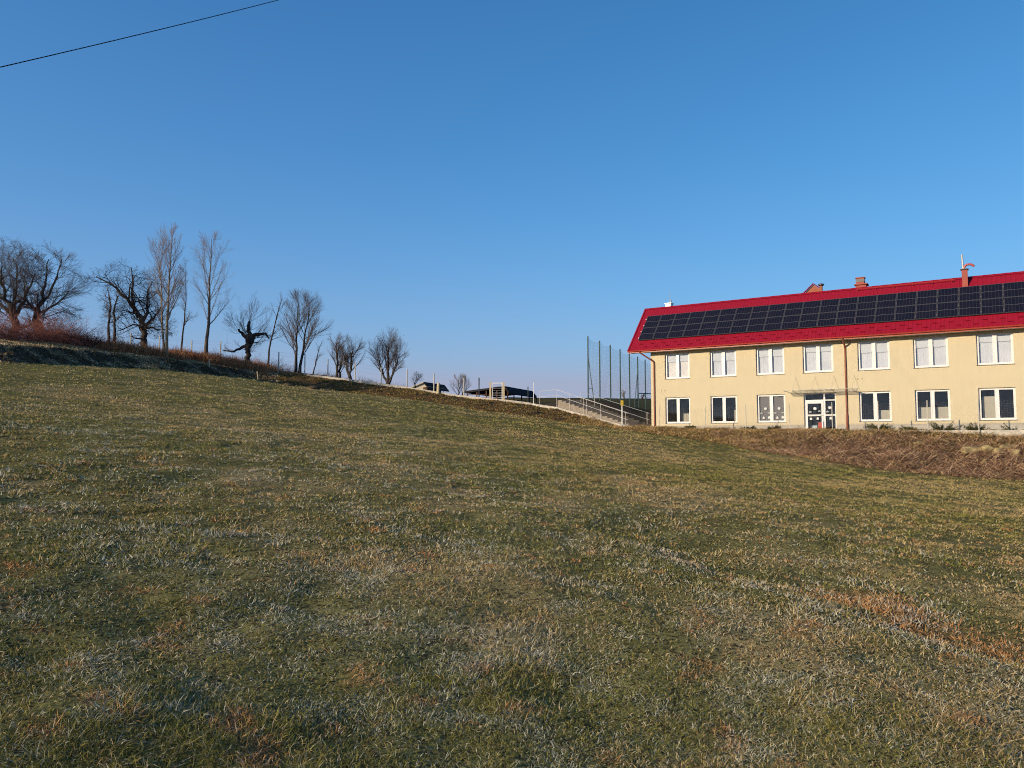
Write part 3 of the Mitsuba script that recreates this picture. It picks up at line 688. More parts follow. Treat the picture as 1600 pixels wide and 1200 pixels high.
bp('lightning_rod', wtube([(-21.73, 3.2, 12.05), (-21.73, 3.2, 12.95)], 0.014, 6), 'm_steel', k)
bp('pipe', wtube([(-21.6, 3.2, 12.05), (-21.58, 3.2, 12.35)], [0.05, 0.04], 6), 'm_darkmetal', k)
# glass canopy over the entrance
k = f'{SB}__entrance_canopy'; lab(k)
cx0, cx1, cz = -12.3, -7.75, 4.66
bp('glass_sheet', (np.array([[cx0, -1.05, cz + 0.05], [cx1, -1.05, cz + 0.05], [cx1 - 0.25, -0.02, cz - 0.08], [cx0 + 0.25, -0.02, cz - 0.08]]), np.array([[0, 1, 2], [0, 2, 3]])), 'm_pane', k)
fr = [wtube([(cx0, -1.06, cz + 0.045), (cx1, -1.06, cz + 0.045)], 0.015, 6), wtube([(cx0, -1.06, cz + 0.045), (cx0 + 0.25, -0.03, cz - 0.09)], 0.018, 6), wtube([(cx1, -1.06, cz + 0.045), (cx1 - 0.25, -0.03, cz - 0.09)], 0.018, 6), wtube([(cx0 + 0.25, -0.03, cz - 0.09), (cx1 - 0.25, -0.03, cz - 0.09)], 0.02, 6)]
for xr in (-11.72, -10.5, -9.33, -8.12):
    fr.append(wtube([(xr, -1.0, cz + 0.03), (xr, -0.02, cz - 0.095)], 0.016, 6))
    bp('tie_rod', wtube([(xr, -0.02, 5.62), (xr, -0.9, cz + 0.06)], 0.007, 6), 'm_steel', k)
bp('frame', cat(fr), 'm_steel', k)
# a small weatherproof socket pair and lightning wire on the wall
for xs, zs in ((-20.0 - 1.2, 5.02), (-7.95, 5.32)):
    bp('wall_fixing', cat([bx(xs, xs + 0.06, -0.03, -0.002, zs, zs + 0.05), bx(xs + 0.26, xs + 0.32, -0.03, -0.002, zs, zs + 0.05)]), 'm_darkmetal')

# furniture standing inside behind the lower windows
def cupboard(x0, x1, y0, z1, label, m='m_beige'):
    key = num('cupboard'); lab(key, label, 'cupboard')
    part(key, 'carcass', bx(x0, x1, y0, y0 + 0.42, 2.072, z1), m, to_world=BW)
    xm = (x0 + x1) / 2
    for a, b in ((x0 + 0.01, xm - 0.006), (xm + 0.006, x1 - 0.01)):
        part(key, 'back_panel', bx(a, b, y0 - 0.012, y0 - 0.001, 2.09, z1 - 0.015), m, to_world=BW)
cupboard(-19.9, -19.0, 0.50, 3.35, 'beige cupboard behind the lower window nearest the left corner')
cupboard(-16.0, -15.5, 0.50, 3.55, 'narrow beige cupboard behind the second lower window from the left')
cupboard(-6.85, -5.9, 0.50, 3.35, 'beige cupboard behind the lower window right of the entrance')
cupboard(-4.8, -2.7, 0.50, 3.48, 'wide beige cupboard across the second lower window right of the entrance')
cupboard(-1.2, -0.35, 0.50, 4.05, 'tall pale cupboard behind the lower window nearest the right edge')
def toybox(x0, x1, y0, z1, m, label):
    key = num('storage_box'); lab(key, label, 'box')
    part(key, 'body', cat([bx(x0, x1, y0, y0 + 0.02, 2.072, z1), bx(x0, x1, y0 + 0.33, y0 + 0.35, 2.072, z1), bx(x0, x0 + 0.02, y0 + 0.02, y0 + 0.33, 2.072, z1), bx(x1 - 0.02, x1, y0 + 0.02, y0 + 0.33, 2.072, z1), bx(x0 + 0.02, x1 - 0.02, y0 + 0.02, y0 + 0.33, 2.072, 2.09)]), m, to_world=BW)
    part(key, 'rim', cat([bx(x0 - 0.015, x1 + 0.015, y0 - 0.015, y0 - 0.001, z1 - 0.04, z1 + 0.005), bx(x0 - 0.015, x1 + 0.015, y0 + 0.351, y0 + 0.365, z1 - 0.04, z1 + 0.005)]), m, to_world=BW)
toybox(-11.0, -10.55, 0.55, 2.40, 'm_toyblue', 'pale blue box on the floor behind the entrance door')
toybox(-10.5, -10.1, 0.6, 2.62, 'm_toyred', 'red box on the floor behind the entrance door')

# ------------------------------------------------------------------ low fence and kerb in front of the building
def gz(x, y): return float(height(np.array([x]), np.array([y]))[0])
def front_fence():
    key = 'garden_fence'; lab(key, 'low wire mesh fence on thin grey posts along the top of the bank', 'fence')
    pts = []
    for px in (1030, 1102, 1165, 1233, 1300, 1372, 1449, 1528.5, 1612, 1700):
        a = math.atan((px - 800) / FOC)
        ca = float(_itp[1][0](a)) + 0.25
        p = np.array([ca * math.sin(a), ca * math.cos(a)]); pts.append([p[0], p[1], gz(*p)])
    pts = np.array(pts); top = 3.85
    for p in pts:
        m = cat([TM(tube([(p[0], p[1], p[2] - 0.3), (p[0], p[1], 3.72)], 0.027, 8)), TM(tube([(p[0], p[1], 3.72), (p[0], p[1], 3.75)], 0.032, 8))])
        part(key, 'post', m, 'm_postgrey', smooth=40)
    W = []
    for a, b in zip(pts[:-1], pts[1:]):
        z0 = 2.25
        for z in np.arange(2.3, 3.61, 0.13): W.append(np.array([[a[0], a[1], z], [b[0], b[1], z]]))
        L = np.hypot(*(b - a)[:2]); n = int(L / 0.13)
        for t in np.linspace(0, 1, n, endpoint=False): p = a + (b - a) * t; W.append(np.array([[p[0], p[1], 2.3], [p[0], p[1], 3.6]]))
    W = np.array(W)
    part(key, 'wire_mesh', tubes(W, np.full((len(W), 2), 0.0019), 3), 'm_steel')
    lab(key + '__wire_mesh', kind='stuff')
    # pale concrete edging under the fence
    key = 'concrete_edging'; lab(key, 'pale concrete edging strip along the foot of the garden fence', 'kerb')
    for a, b in zip(pts[3:-1], pts[4:]):
        d = (b - a)[:2]; L = np.hypot(*d); ang = math.atan2(d[1], d[0])
        m = bx(0.004, L - 0.004, 0.15, 0.27, 0, 0.55); m.apply_transform(trimesh.transformations.rotation_matrix(ang, [0, 0, 1])); m.apply_translation([a[0], a[1], 1.47])
        part(key, 'slab', m, 'm_concrete')
front_fence()

def junipers():
    rng = np.random.default_rng(12)
    spec = [(1078, 0.55, 0.30), (1122, 0.55, 0.27), (1170, 0.7, 0.32), (1210, 0.6, 0.42), (1309, 0.5, 0.25), (1371, 0.95, 0.42), (1419, 0.75, 0.36), (1471, 1.1, 0.45), (1523, 1.1, 0.48), (1588, 1.25, 0.45), (1650, 1.0, 0.45)]
    names = ['first low juniper from the left corner of the building', 'low juniper below the second lower window from the left', 'flat juniper between the second and third lower windows', 'rounded dark juniper under the window with paper cutouts',
             'small brown low juniper just right of the entrance', 'spreading juniper under the window right of the downpipe', 'small juniper between the two windows right of the downpipe', 'wide juniper under the second window right of the downpipe',
             'wide winged juniper beside the thick fence post at the right', 'wide flat juniper under the window at the right edge', 'low juniper beyond the right edge of the picture']
    for (px, w, h), name in zip(spec, names):
        a = math.atan((px - 800) / FOC)
        # stands 1.2 m in front of the facade
        n_ = np.array([math.sin(AZ), math.cos(AZ)]); dirv = np.array([math.sin(a), math.cos(a)])
        r = (DIST - 1.2) / (dirv @ n_); c = dirv * r
        key = num('juniper'); lab(key, name, 'shrub', 'junipers along the front of the building')
        z0 = gz(c[0], c[1])
        stems = []; B, D, L, C = [], [], [], []
        for s in range(26):
            ph = rng.random() * 2 * math.pi; el = rng.uniform(0.1, 0.8)
            d = np.array([math.cos(ph) * math.cos(el), math.sin(ph) * math.cos(el), math.sin(el) * 0.9])
            ln = w * rng.uniform(0.55, 1.05) * (1 - 0.25 * math.sin(el))
            p0 = np.array([c[0], c[1], z0 - 0.03]); p1 = p0 + d * ln * np.array([1, 1, 0.55 * h / 0.4 * 1.7])
            stems.append([p0, p1])
            t = rng.uniform(0.25, 1.05, 110)
            pos = p0 + (p1 - p0) * t[:, None] + rng.normal(0, 0.03, (110, 3))
            B.append(pos); D.append(d + rng.normal(0, 0.6, (110, 3))); L.append(rng.uniform(0.04, 0.10, 110))
            C.append(pick(rng, np.array([[0.035, 0.055, 0.018], [0.05, 0.07, 0.025], [0.07, 0.075, 0.03], [0.075, 0.055, 0.03]]), 110))
        B, D, L, C = np.vstack(B), np.vstack(D), np.concatenate(L), np.vstack(C)
        v, f, cc = blades(rng, B, D, L, np.full(len(L), 0.022), np.full(len(L), 0.2), C)
        part(key, 'stems', tubes(np.array(stems), np.tile([0.015, 0.004], (26, 1)), 4), 'm_bark')
        part(key, 'foliage', (v, f), 'm_juniper', color=cc)
        lab(key + '__foliage', kind='stuff')
junipers()

def rock(px, py, d, sx, sy, sz, seed, label):
    key = num('sandstone_rock'); lab(key, label, 'rock', None)
    rg = np.random.default_rng(200 + seed)
    q0 = rg.normal(size=(22, 3)); q0 /= np.abs(q0).max(axis=1, keepdims=True) ** 0.6 * np.linalg.norm(q0, axis=1, keepdims=True) ** 0.4
    m = trimesh.convex.convex_hull(q0 * rg.uniform(0.8, 1.0, (22, 1)))
    m = m.subdivide().subdivide().subdivide(); v = m.vertices
    v = v * (0.86 + 0.28 * meshkit.fbm(v * 2.6 + seed * 7.1, 4, seed)[:, None]) * [sx, sy, sz]
    c, s = math.cos(-AZ + seed), math.sin(-AZ + seed * 0.15)
    q = at(px, py, d); z = gz(q[0], q[1])
    put(key, trimesh.Trimesh(v + [q[0], q[1], z + sz * 0.30], m.faces, process=False), 'm_rock', smooth=25)
rock(1522, 703, 39.3, 0.72, 0.35, 0.30, 1, 'largest yellow sandstone rock in the bank near the right edge')
rock(1543, 708, 39.0, 0.38, 0.30, 0.34, 2, 'yellow rock touching the right end of the largest sandstone rock')
rock(1560, 711, 38.6, 0.30, 0.3, 0.22, 3, 'small yellow rock between the two long sandstone rocks')
rock(1577, 706, 38.8, 0.52, 0.3, 0.18, 4, 'flat pale rock nearest the right edge of the bank')
rock(1588, 714, 38.0, 0.28, 0.26, 0.22, 5, 'grey brown rock below the flat pale rock at the right edge')
rock(1472, 690, 41.0, 0.34, 0.22, 0.14, 6, 'flat pale rock high on the bank below the fence')
rock(1440, 696, 41.0, 0.42, 0.25, 0.16, 7, 'low yellow rock half buried among stems on the bank')
rock(1536, 718, 37.6, 0.16, 0.14, 0.15, 8, 'small pale round stone below the largest sandstone rock')
rock(1327, 690, 43.0, 0.13, 0.10, 0.09, 9, 'single white stone on the bank below the downpipe')

# ------------------------------------------------------------------ steps up the bank, their railings
def crest_pt(px, back=0.0):
    a = math.atan((px - 800) / FOC); r = float(_itp[1][0](a)) + back
    return np.array([r * math.sin(a), r * math.cos(a), float(_itp[1][1](a))])
diffuse('m_stepstone', proc(lambda p, n, uv: mix((0.30, 0.255, 0.21), (0.17, 0.145, 0.12), fbm(p.x * 4, p.y * 4, p.z * 4, 4))))
def steps():
    key = 'concrete_steps'; lab(key, 'long pale concrete stairway climbing the bank left of the building', 'stairs')
    A, B = crest_pt(868), crest_pt(978)
    n = 15
    d = (B - A)[:2]; L = np.hypot(*d); ang = math.atan2(d[1], d[0]); run = L / n
    R = trimesh.transformations.rotation_matrix(ang, [0, 0, 1])
    zs = np.linspace(A[2] + 0.72, B[2] + 0.02, n + 1)
    rise = (zs[0] - zs[-1]) / n
    def place(m): m.apply_transform(R); m.apply_translation([A[0], A[1], 0]); return m
    for i in range(n):
        zt = zs[i] + 0.12
        part(key, 'step', place(bx(i * run, (i + 1) * run - 0.002, 0.22, 2.2, zt - 1.3, zt)), 'm_stepstone')
    # the near cheek wall follows the slope below the step noses
    poly = Polygon([(-6.2, A[2] + 0.90), (-2.5, A[2] + 0.50), (0, A[2] + 0.24), (L, B[2] + 0.14), (L + 0.6, B[2] + 0.08), (L + 0.6, B[2] - 0.7), (-6.2, A[2] - 0.4)])
    g = trimesh.creation.extrude_polygon(poly, 0.2, engine='earcut'); v = g.vertices
    part(key, 'cheek_wall', place(trimesh.Trimesh(np.stack([v[:, 0], v[:, 2], v[:, 1]], -1), g.faces, process=False)), 'm_concrete')
    rk = 'stair_railing'; lab(rk, 'white tubular handrail on the near side of the stairway', 'railing')
    rk2 = 'stair_railing_001'; lab(rk2, 'white tubular handrail on the far side of the stairway', 'railing')
    def W(s, y, z):
        c, sn = math.cos(ang), math.sin(ang); return np.array([A[0] + s * c - y * sn, A[1] + s * sn + y * c, z])
    for kk, y, ss in ((rk, 0.10, np.array([-3.4, 0.0, 2.4, 4.8, 5.3, 7.6, L - 0.2])), (rk2, 2.1, np.array([0.9, 3.3, L - 0.3]))):
        zf = lambda s: np.interp(s, [-6.2, 0, L], [A[2] + 0.78, A[2] + 0.74, B[2] + 0.05])
        for s in ss: part(kk, 'post', TM(tube([W(s, y, zf(s) - 0.95), W(s, y, zf(s) + 1.05)], 0.017, 8)), 'm_railgrey', smooth=40)
        for h in (1.05, 0.55):
            part(kk, 'rail', TM(tube([W(s, y, zf(s) + h) for s in ss] + [W(ss[-1] + 0.3, y, zf(ss[-1]) + h - 0.06)], 0.015, 8)), 'm_railgrey' if kk == rk else 'm_steel', smooth=40)
    # rubble on the slope behind
    rng = np.random.default_rng(3)
    k2 = 'rubble_stones'; lab(k2, 'heap of grey rubble stones on the slope behind the stairway', 'stones', kind='stuff')
    ms = []
    for i in range(170):
        s = rng.normal(3.6, 1.5); y = rng.uniform(2.3, 4.8)
        p = W(s, y, 0); z = gz(p[0], p[1])
        m = trimesh.creation.icosphere(1); m.vertices = m.vertices * (0.75 + 0.5 * rng.random((len(m.vertices), 1))) * rng.uniform(0.08, 0.26) * [1.3, 1, 0.75] + [p[0], p[1], z]
        ms.append(m)
    put(k2, cat(ms), 'm_stone_grey')
    sp = 'marker_post'; q = W(L - 0.45, -0.05, 0); z = gz(q[0], q[1])
    lab(sp, 'white post with a yellow top at the foot of the stairway', 'post')
    part(sp, 'shaft', TM(tube([(q[0], q[1], z - 0.2), (q[0], q[1], z + 1.75)], 0.04, 8)), 'm_whitemetal', smooth=40)
    part(sp, 'top_plate', bx(q[0] - 0.09, q[0] + 0.09, q[1] - 0.05, q[1] + 0.05, z + 1.65, z + 2.05), 'm_yellow')
steps()

# kerb of the path on top of the bank
def kerb():
    key = 'path_kerb'; lab(key, 'pale concrete kerb edging the path along the top of the bank', 'kerb')
    pxs = np.arange(478, 842, 13)
    for a, b in zip(pxs[:-1], pxs[1:]):
        p, q = crest_pt(a, 0.1), crest_pt(b, 0.1); d = q - p; L = np.linalg.norm(d)
        t = d / L; n = np.array([-t[1], t[0], 0]); n /= np.linalg.norm(n); up = np.cross(t, n) * -1
        if up[2] < 0: up = -up
        m = bx(0.004, L - 0.004, -0.06, 0.06, -0.25, 0.24)
        M = np.eye(4); M[:3, 0], M[:3, 1], M[:3, 2], M[:3, 3] = t, n, up, p
        m.apply_transform(M); part(key, 'kerbstone', m, 'm_concrete')
kerb()

# ------------------------------------------------------------------ fence of pale posts behind the path, gate, markers
def hill_fence():
    key = 'path_fence'; lab(key, 'line of tall pale fence posts with thin wire running along the hillside path', 'fence')
    P_ = [(204, 520, 541, 66), (249, 524, 547, 68), (299, 532, 556, 74), (344, 533, 560, 76), (389.5, 542, 571, 77), (435, 550, 580, 78), (476, 553, 584, 79), (512, 561, 591, 78.5), (555, 567, 597, 77.5), (595.5, 574, 603, 76.5), (636, 577, 609.5, 75.5), (678, 583, 616, 74.5), (725, 590, 622.5, 73.5)]
    pts = []
    for px, y0, y1, d in P_:
        b, t = at(px, y1 + 1, d), at(px, y0, d); zb = gz(b[0], b[1])
        pts.append((b[0], b[1], min(zb, b[2]), t[2]))
        m = cat([TM(tube([(b[0], b[1], min(zb, b[2]) - 0.3), (b[0], b[1], t[2] - 0.04)], 0.058, 8)), TM(tube([(b[0], b[1], t[2] - 0.04), (b[0], b[1], t[2])], [0.066, 0.03], 8))])
        part(key, 'post', m, 'm_postgrey', smooth=40)
    W = []
    for a, b in zip(pts[:-1], pts[1:]):
        for h in (0.15, 0.35, 0.6, 0.85, 1.0):
            W.append([(a[0], a[1], a[2] + h * (a[3] - a[2]) * 0.97), (b[0], b[1], b[2] + h * (b[3] - b[2]) * 0.97)])
    W = np.array(W); part(key, 'wire', tubes(W, np.full((len(W), 2), 0.004), 3), 'm_steel'); lab(key + '__wire', kind='stuff')
hill_fence()
def stake(name, px, y0, y1, d, r, m, label, ctg='post', k=6, lean=0.0):
    key = num(name); lab(key, label, ctg)
    b, t = at(px, y1 + 1, d), at(px + lean, y0, d)
    z = min(b[2], gz(b[0], b[1])) - 0.2
    pts = [(b[0], b[1], z), ((b[0] + t[0]) / 2, b[1], (z + t[2]) / 2), (t[0], t[1], t[2] - 0.04), (t[0], t[1], t[2])]
    put(key, TM(tube(pts, [r, r * 0.97, r * 0.95, r * 0.5], k)), m, smooth=30)
stake('wooden_post', 684, 598, 619, 72.6, 0.14, 'm_wood', 'thick yellowish wooden post standing on the kerb near the shed', lean=1.0)
stake('wooden_stake', 327, 561, 578, 68, 0.06, 'm_wood', 'small wooden stake in the red brown grass on the hillside')
stake('wooden_stake', 404, 580, 596, 71.5, 0.06, 'm_wood', 'small leaning wooden stake at the dark foot of the bank', lean=-2)
stake('steel_post', 748.5, 590, 623, 74, 0.06, 'm_darkmetal', 'dark thin post between the last pale fence post and the gate')
stake('steel_post', 825, 604, 631, 74, 0.05, 'm_darkmetal', 'dark thin post in front of the right end of the pavilion')
stake('steel_post', 833.5, 597, 636, 70, 0.035, 'm_whitemetal', 'tall thin white post at the top of the stairway')

def gate():
    key = 'garden_gate'; lab(key, 'white metal mesh gate between two cream posts on the kerb', 'gate')
    d = 71.3; L, R = at(766, 629, d), at(787, 629, d); top = at(766, 597, d)[2]
    for q in (L, R):
        z = gz(q[0], q[1]); part(key, 'post', bx(q[0] - 0.085, q[0] + 0.085, q[1] - 0.085, q[1] + 0.085, z - 0.3, top), 'm_wood')
    zb, zt, x0, x1, y = L[2] + 0.08, top - 0.06, L[0] + 0.16, R[0] - 0.12, L[1]
    part(key, 'frame', cat([bx(x0, x0 + 0.06, y - 0.02, y + 0.02, zb, zt), bx(x1 - 0.06, x1, y - 0.02, y + 0.02, zb, zt), bx(x0 + 0.06, x1 - 0.06, y - 0.02, y + 0.02, zb, zb + 0.07), bx(x0 + 0.06, x1 - 0.06, y - 0.02, y + 0.02, zt - 0.07, zt)]), 'm_whitemetal')
    for z in np.linspace(zb + 0.2, zt - 0.2, 9): part(key, 'bar', bx(x0 + 0.06, x1 - 0.06, y - 0.008, y + 0.008, z, z + 0.018), 'm_steel')
gate()

# ------------------------------------------------------------------ shed and pavilion on the plateau
def shed():
    key = 'garden_shed'; lab(key, 'small cream shed with a dark pitched roof beyond the path', 'shed')
    d = 108.0
    def q(px, py, dd): return at(px, py, dd)
    # gable outline in the plane y = d, then run back to the right
    off = q(693.8, 601.4, 114.0) - q(662.5, 596.7, d)
    G = [q(638, 607, d), q(638, 614, d) - [0, 0, 1.8], q(661, 614, d) - [0, 0, 1.8], q(661, 605.5, d), q(668, 604.5, d), q(662.5, 597.4, d)]
    def prism(pts, o):
        a = np.array(pts); n = len(a); v = np.vstack([a, a + o])
        poly = Polygon(a[:, [0, 2]]); tv, tf = trimesh.creation.triangulate_polygon(poly, engine='earcut')
        idx = [int(np.argmin(np.hypot(a[:, 0] - t[0], a[:, 2] - t[1]))) for t in tv]
        f = [[idx[i] for i in t] for t in tf]; f += [[x + n for x in t][::-1] for t in f]
        for i in range(n): j = (i + 1) % n; f += [[i, j, j + n], [i, j + n, i + n]]
        m = trimesh.Trimesh(v, f, process=False); m.fix_normals(); return m
    part(key, 'wall', prism(G, off * 0.9), 'm_shed')
    e1, ap, e2 = q(637, 607.2, d), q(662.5, 596.7, d), q(669, 605.0, d)
    dn = np.array([0, 0, -0.14]); f0 = np.array([-0.05, -0.25, 0])
    part(key, 'roof', prism([e1 + f0, ap + f0, ap + f0 + dn, e1 + f0 + dn], off), 'm_shed')
    part(key, 'roof', prism([ap + f0, e2 + f0 + [0.12, 0, -0.15], e2 + f0 + dn + [0.12, 0, -0.15], ap + f0 + dn], off * 1.05), 'm_tarroof')
    b = q(692.5, 606, 111.5); part(key, 'post', bx(b[0] - 0.06, b[0] + 0.06, b[1] - 0.06, b[1] + 0.06, b[2] - 3.0, b[2] + 0.1), 'm_darkmetal')
    part(key, 'door', bx(G[2][0] + 0.0, G[4][0] - 0.06, d - 0.03, d + 0.05, G[2][2], G[3][2] - 0.03), 'm_timber')
    # the pavilion
    key = 'pavilion'; lab(key, 'low open pavilion with a dark pitched roof on posts behind the gate', 'pavilion')
    d = 86.0; off = q(832, 611, 95.0) - q(787.5, 603, d)
    e1, ap, e2 = q(725.5, 611, d), q(787.5, 603, d), q(795, 612.5, d)
    dn = np.array([0, 0, -0.22])
    part(key, 'roof', prism([e1, ap, ap + dn, e1 + dn], off), 'm_tarroof')
    part(key, 'roof', prism([ap, e2, e2 + dn, ap + dn], off), 'm_tarroof')
    part(key, 'barge_board', prism([ap + [0, -0.05, 0.03], e2 + [0, -0.05, 0.03], e2 + [0, -0.05, -0.2], ap + [0, -0.05, -0.2]], np.array([0, 0.04, 0])), 'm_timber')
    for px, dd in ((730, 86.2), (745, 86.2), (760, 86.2), (776, 86.2), (793, 86.2), (803, 88), (815, 91), (827, 93.5), (838, 95.2)):
        b = q(px, 615, dd); zz = gz(b[0], b[1])
        top = np.interp(px, [725, 787, 795, 841], [e1[2], ap[2] - 0.3, e2[2], (e2 + off)[2]]) - 0.12
        part(key, 'post', bx(b[0] - 0.07, b[0] + 0.07, b[1] - 0.07, b[1] + 0.07, min(zz, b[2]) - 0.3, top), 'm_timber')
    for px0, px1, d0, d1 in ((730, 793, 86.2, 86.2), (793, 838, 86.2, 95.2)):
        a, b = q(px0, 616, d0), q(px1, 618, d1)
        for h in (0.0, -0.35, -0.7): part(key, 'rail', TM(tube([a + [0, 0.02, h], b + [0, 0.02, h]], 0.04, 5)), 'm_timber')
shed()

# ------------------------------------------------------------------ ball-stop netting of the sports ground
def ballnet():
    key = 'ball_stop_net'; lab(key, 'tall dark green ball-stop netting on slim poles behind the building', 'net')
    P_ = [(918.4, 525.5, 73.0), (936.7, 532.5, 75.5), (953.5, 539, 78), (968.8, 545.5, 80.5), (983.3, 552, 83), (996.2, 557, 85.5), (1008, 562, 88), (1020, 567, 90.5)]
    tops = []
    for px, py, d in P_:
        t = at(px, py, d); z = gz(t[0], t[1]); tops.append((t[0], t[1], t[2], z))
        part(key, 'pole', TM(tube([(t[0], t[1], z - 0.5), (t[0], t[1], t[2])], 0.068, 8)), 'm_greenmetal', smooth=40)
    for i, (dx, hh) in ((0, (0.55, 4.2)), (5, (-0.55, 4.4))):
        t = tops[i]; part(key, 'brace', TM(tube([(t[0] + dx, t[1] - 0.4, t[3] - 0.5), (t[0] + 0.04 * dx, t[1], t[3] + hh)], 0.04, 8)), 'm_greenmetal', smooth=40)
        part(key, 'brace', TM(tube([(t[0], t[1], t[3] + 1.1), (t[0] + dx * 0.72, t[1] - 0.3, t[3] + 1.1)], 0.03, 6)), 'm_greenmetal')
    W = []
    for a, b in zip(tops[:-1], tops[1:]):
        a, b = np.array(a), np.array(b)
        S = np.linspace(0, 1, 9); sag = 0.22 * 4 * S * (1 - S)
        for h in np.arange(0, 1.0001, 1 / 40):
            z = (a[3] + 0.2) + h * (a[2] - a[3] - 0.3), (b[3] + 0.2) + h * (b[2] - b[3] - 0.3)
            W.append(np.stack([a[0] + (b[0] - a[0]) * S, a[1] + (b[1] - a[1]) * S, z[0] + (z[1] - z[0]) * S - sag * h], -1))
        for s in np.linspace(0, 1, 20, endpoint=False):
            p = a + (b - a) * s; H = np.linspace(0, 1, 9)
            W.append(np.stack([np.full(9, p[0]), np.full(9, p[1]), p[3] + 0.2 + H * (p[2] - p[3] - 0.3) - 0.22 * 4 * s * (1 - s) * H], -1))
    W = np.array(W); R = np.full(W.shape[:2], 0.0032)
    part(key, 'netting', tubes(W, R, 3), 'm_net'); lab(key + '__netting', kind='stuff')
    key = 'goal_frame'; lab(key, 'dark green goal frame on the sports ground beside the building corner', 'goal')
    a, b = at(997.5, 614.5, 80), at(1042, 616, 84); za, zb = gz(a[0], a[1]), gz(b[0], b[1])
    part(key, 'upright', TM(tube([(a[0], a[1], za - 0.2), a], 0.05, 8)), 'm_greenmetal'); part(key, 'upright', TM(tube([(b[0], b[1], zb - 0.2), b], 0.05, 8)), 'm_greenmetal')
    part(key, 'crossbar', TM(tube([a, b], 0.05, 8)), 'm_greenmetal')
ballnet()

# ------------------------------------------------------------------ bare trees
CAPS = [0.09, 0.028, 0.0125, 0.0075, 0.006]
def grow(rng, P, R, m, t0, t1, ang, asd, L, up, wig, nseg, rf_, env=None, tipr=0.35, minr=0.004, cap=1.0):
    B, n, _ = P.shape
    idx = np.repeat(np.arange(B), m); N = len(idx)
    t = (np.tile(np.arange(m), B) + rng.random(N)) / m * (t1 - t0) + t0
    f = t * (n - 1); i = np.clip(f.astype(int), 0, n - 2); g = (f - i)[:, None]
    pos = P[idx, i] * (1 - g) + P[idx, i + 1] * g
    tan = P[idx, i + 1] - P[idx, i]; tan /= np.linalg.norm(tan, axis=1, keepdims=True) + 1e-9
    r0 = (R[idx, i] * (1 - g[:, 0]) + R[idx, i + 1] * g[:, 0]) * rf_ * rng.uniform(0.75, 1.1, N)
    rv = rng.normal(size=(N, 3)); per = rv - tan * (rv * tan).sum(1, keepdims=True); per /= np.linalg.norm(per, axis=1, keepdims=True) + 1e-9
    a = np.abs(rng.normal(ang, asd, N))[:, None]
    d = np.cos(a) * tan + np.sin(a) * per
    ln = L * rng.uniform(0.6, 1.25, N) * (1.1 - 0.45 * t)
    pts = [pos]; p = pos
    for k in range(nseg):
        d = d + up * np.array([0, 0, 1.0]) / nseg + rng.normal(0, wig, (N, 3)); d /= np.linalg.norm(d, axis=1, keepdims=True)
        p = p + d * (ln / nseg)[:, None]; pts.append(p)
    pts = np.stack(pts, 1)
    if env is not None:
        c, e = env
        lim = rng.uniform(0.80, 1.22, N)
        for _ in range(4):
            q = np.linalg.norm((pts[:, -1] - c) / e, axis=1)
            s = np.where(q > lim, np.clip(1.0 - 0.6 * (q - lim), 0.35, 1), 1)[:, None, None]
            pts = pos[:, None] + (pts - pos[:, None]) * s
    r0 = np.minimum(r0, cap * rng.uniform(0.6, 1.0, N))
    rad = np.maximum(r0[:, None] * np.linspace(1, tipr, nseg + 1), minr)
    return pts, rad

def poly(px_pts, d, rng, depth=0.0):
    """A limb through photograph points at about d metres; depth lets it wander towards or away."""
    return np.array([at(x, y, d + depth * s) for (x, y), s in zip(px_pts, np.linspace(0, 1, len(px_pts)))])
def resample(p, n):
    s = np.r_[0, np.cumsum(np.linalg.norm(np.diff(p, axis=0), axis=1))]; u = np.linspace(0, s[-1], n)
    return np.stack([PchipInterpolator(s, p[:, k])(u) for k in range(3)], -1)

def tree(label, d, trunks, env, levels, bark='m_bark', twig='m_twig', seed=0, limbs=(), name='bare_tree', group=None, minr=0.0045, sd=1.0, capk=1.0):
    """trunks / limbs: (photo points, r0, r1 in metres, depth drift); env: crown ellipse px (cx, cy, rx, ry); levels: dicts for grow()."""
    rng = np.random.default_rng(100 + seed)
    key = num(name); lab(key, label, 'tree', group)
    n = 9; P, R = [], []
    for pts, r0, r1, dep in list(trunks) + list(limbs):
        p = resample(poly(pts, d, rng, dep), n)
        if pts[0][1] > trunks[0][0][0][1] - 3:
            p[0, 2] = min(p[0, 2], gz(p[0, 0], p[0, 1]) - 0.15)
        p[1:-1] += rng.normal(0, 0.02 + 0.15 * r0, (n - 2, 3))
        P.append(p); R.append(np.linspace(r0, r1, n) * np.r_[1.25, 1.05, np.ones(n - 2)])
    P, R = np.array(P), np.array(R)
    c = at(env[0], env[1], d); k = d / FOC; e = np.array([env[2] * k, env[2] * k * sd, env[3] * k])
    part(key, 'trunk', tubes(P, R, 8), bark, smooth=True)
    out = []
    for li, lv in enumerate(levels):
        lv = dict(lv); lv['L'] = lv['L'] * k if lv.pop('px', True) else lv['L']
        P, R = grow(rng, P, R, env=(c, e), minr=minr, cap=CAPS[li] * capk, **lv)
        out.append(tubes(P, R, 5 if li == 0 else (4 if li == 1 else 3)))
    part(key, 'crown', join(*out), twig, smooth=False)
    return key

def lvl(m, t0, t1, ang, asd, L, up, wig, nseg, rf_): return dict(m=m, t0=t0, t1=t1, ang=ang, asd=asd, L=L, up=up, wig=wig, nseg=nseg, rf_=rf_)
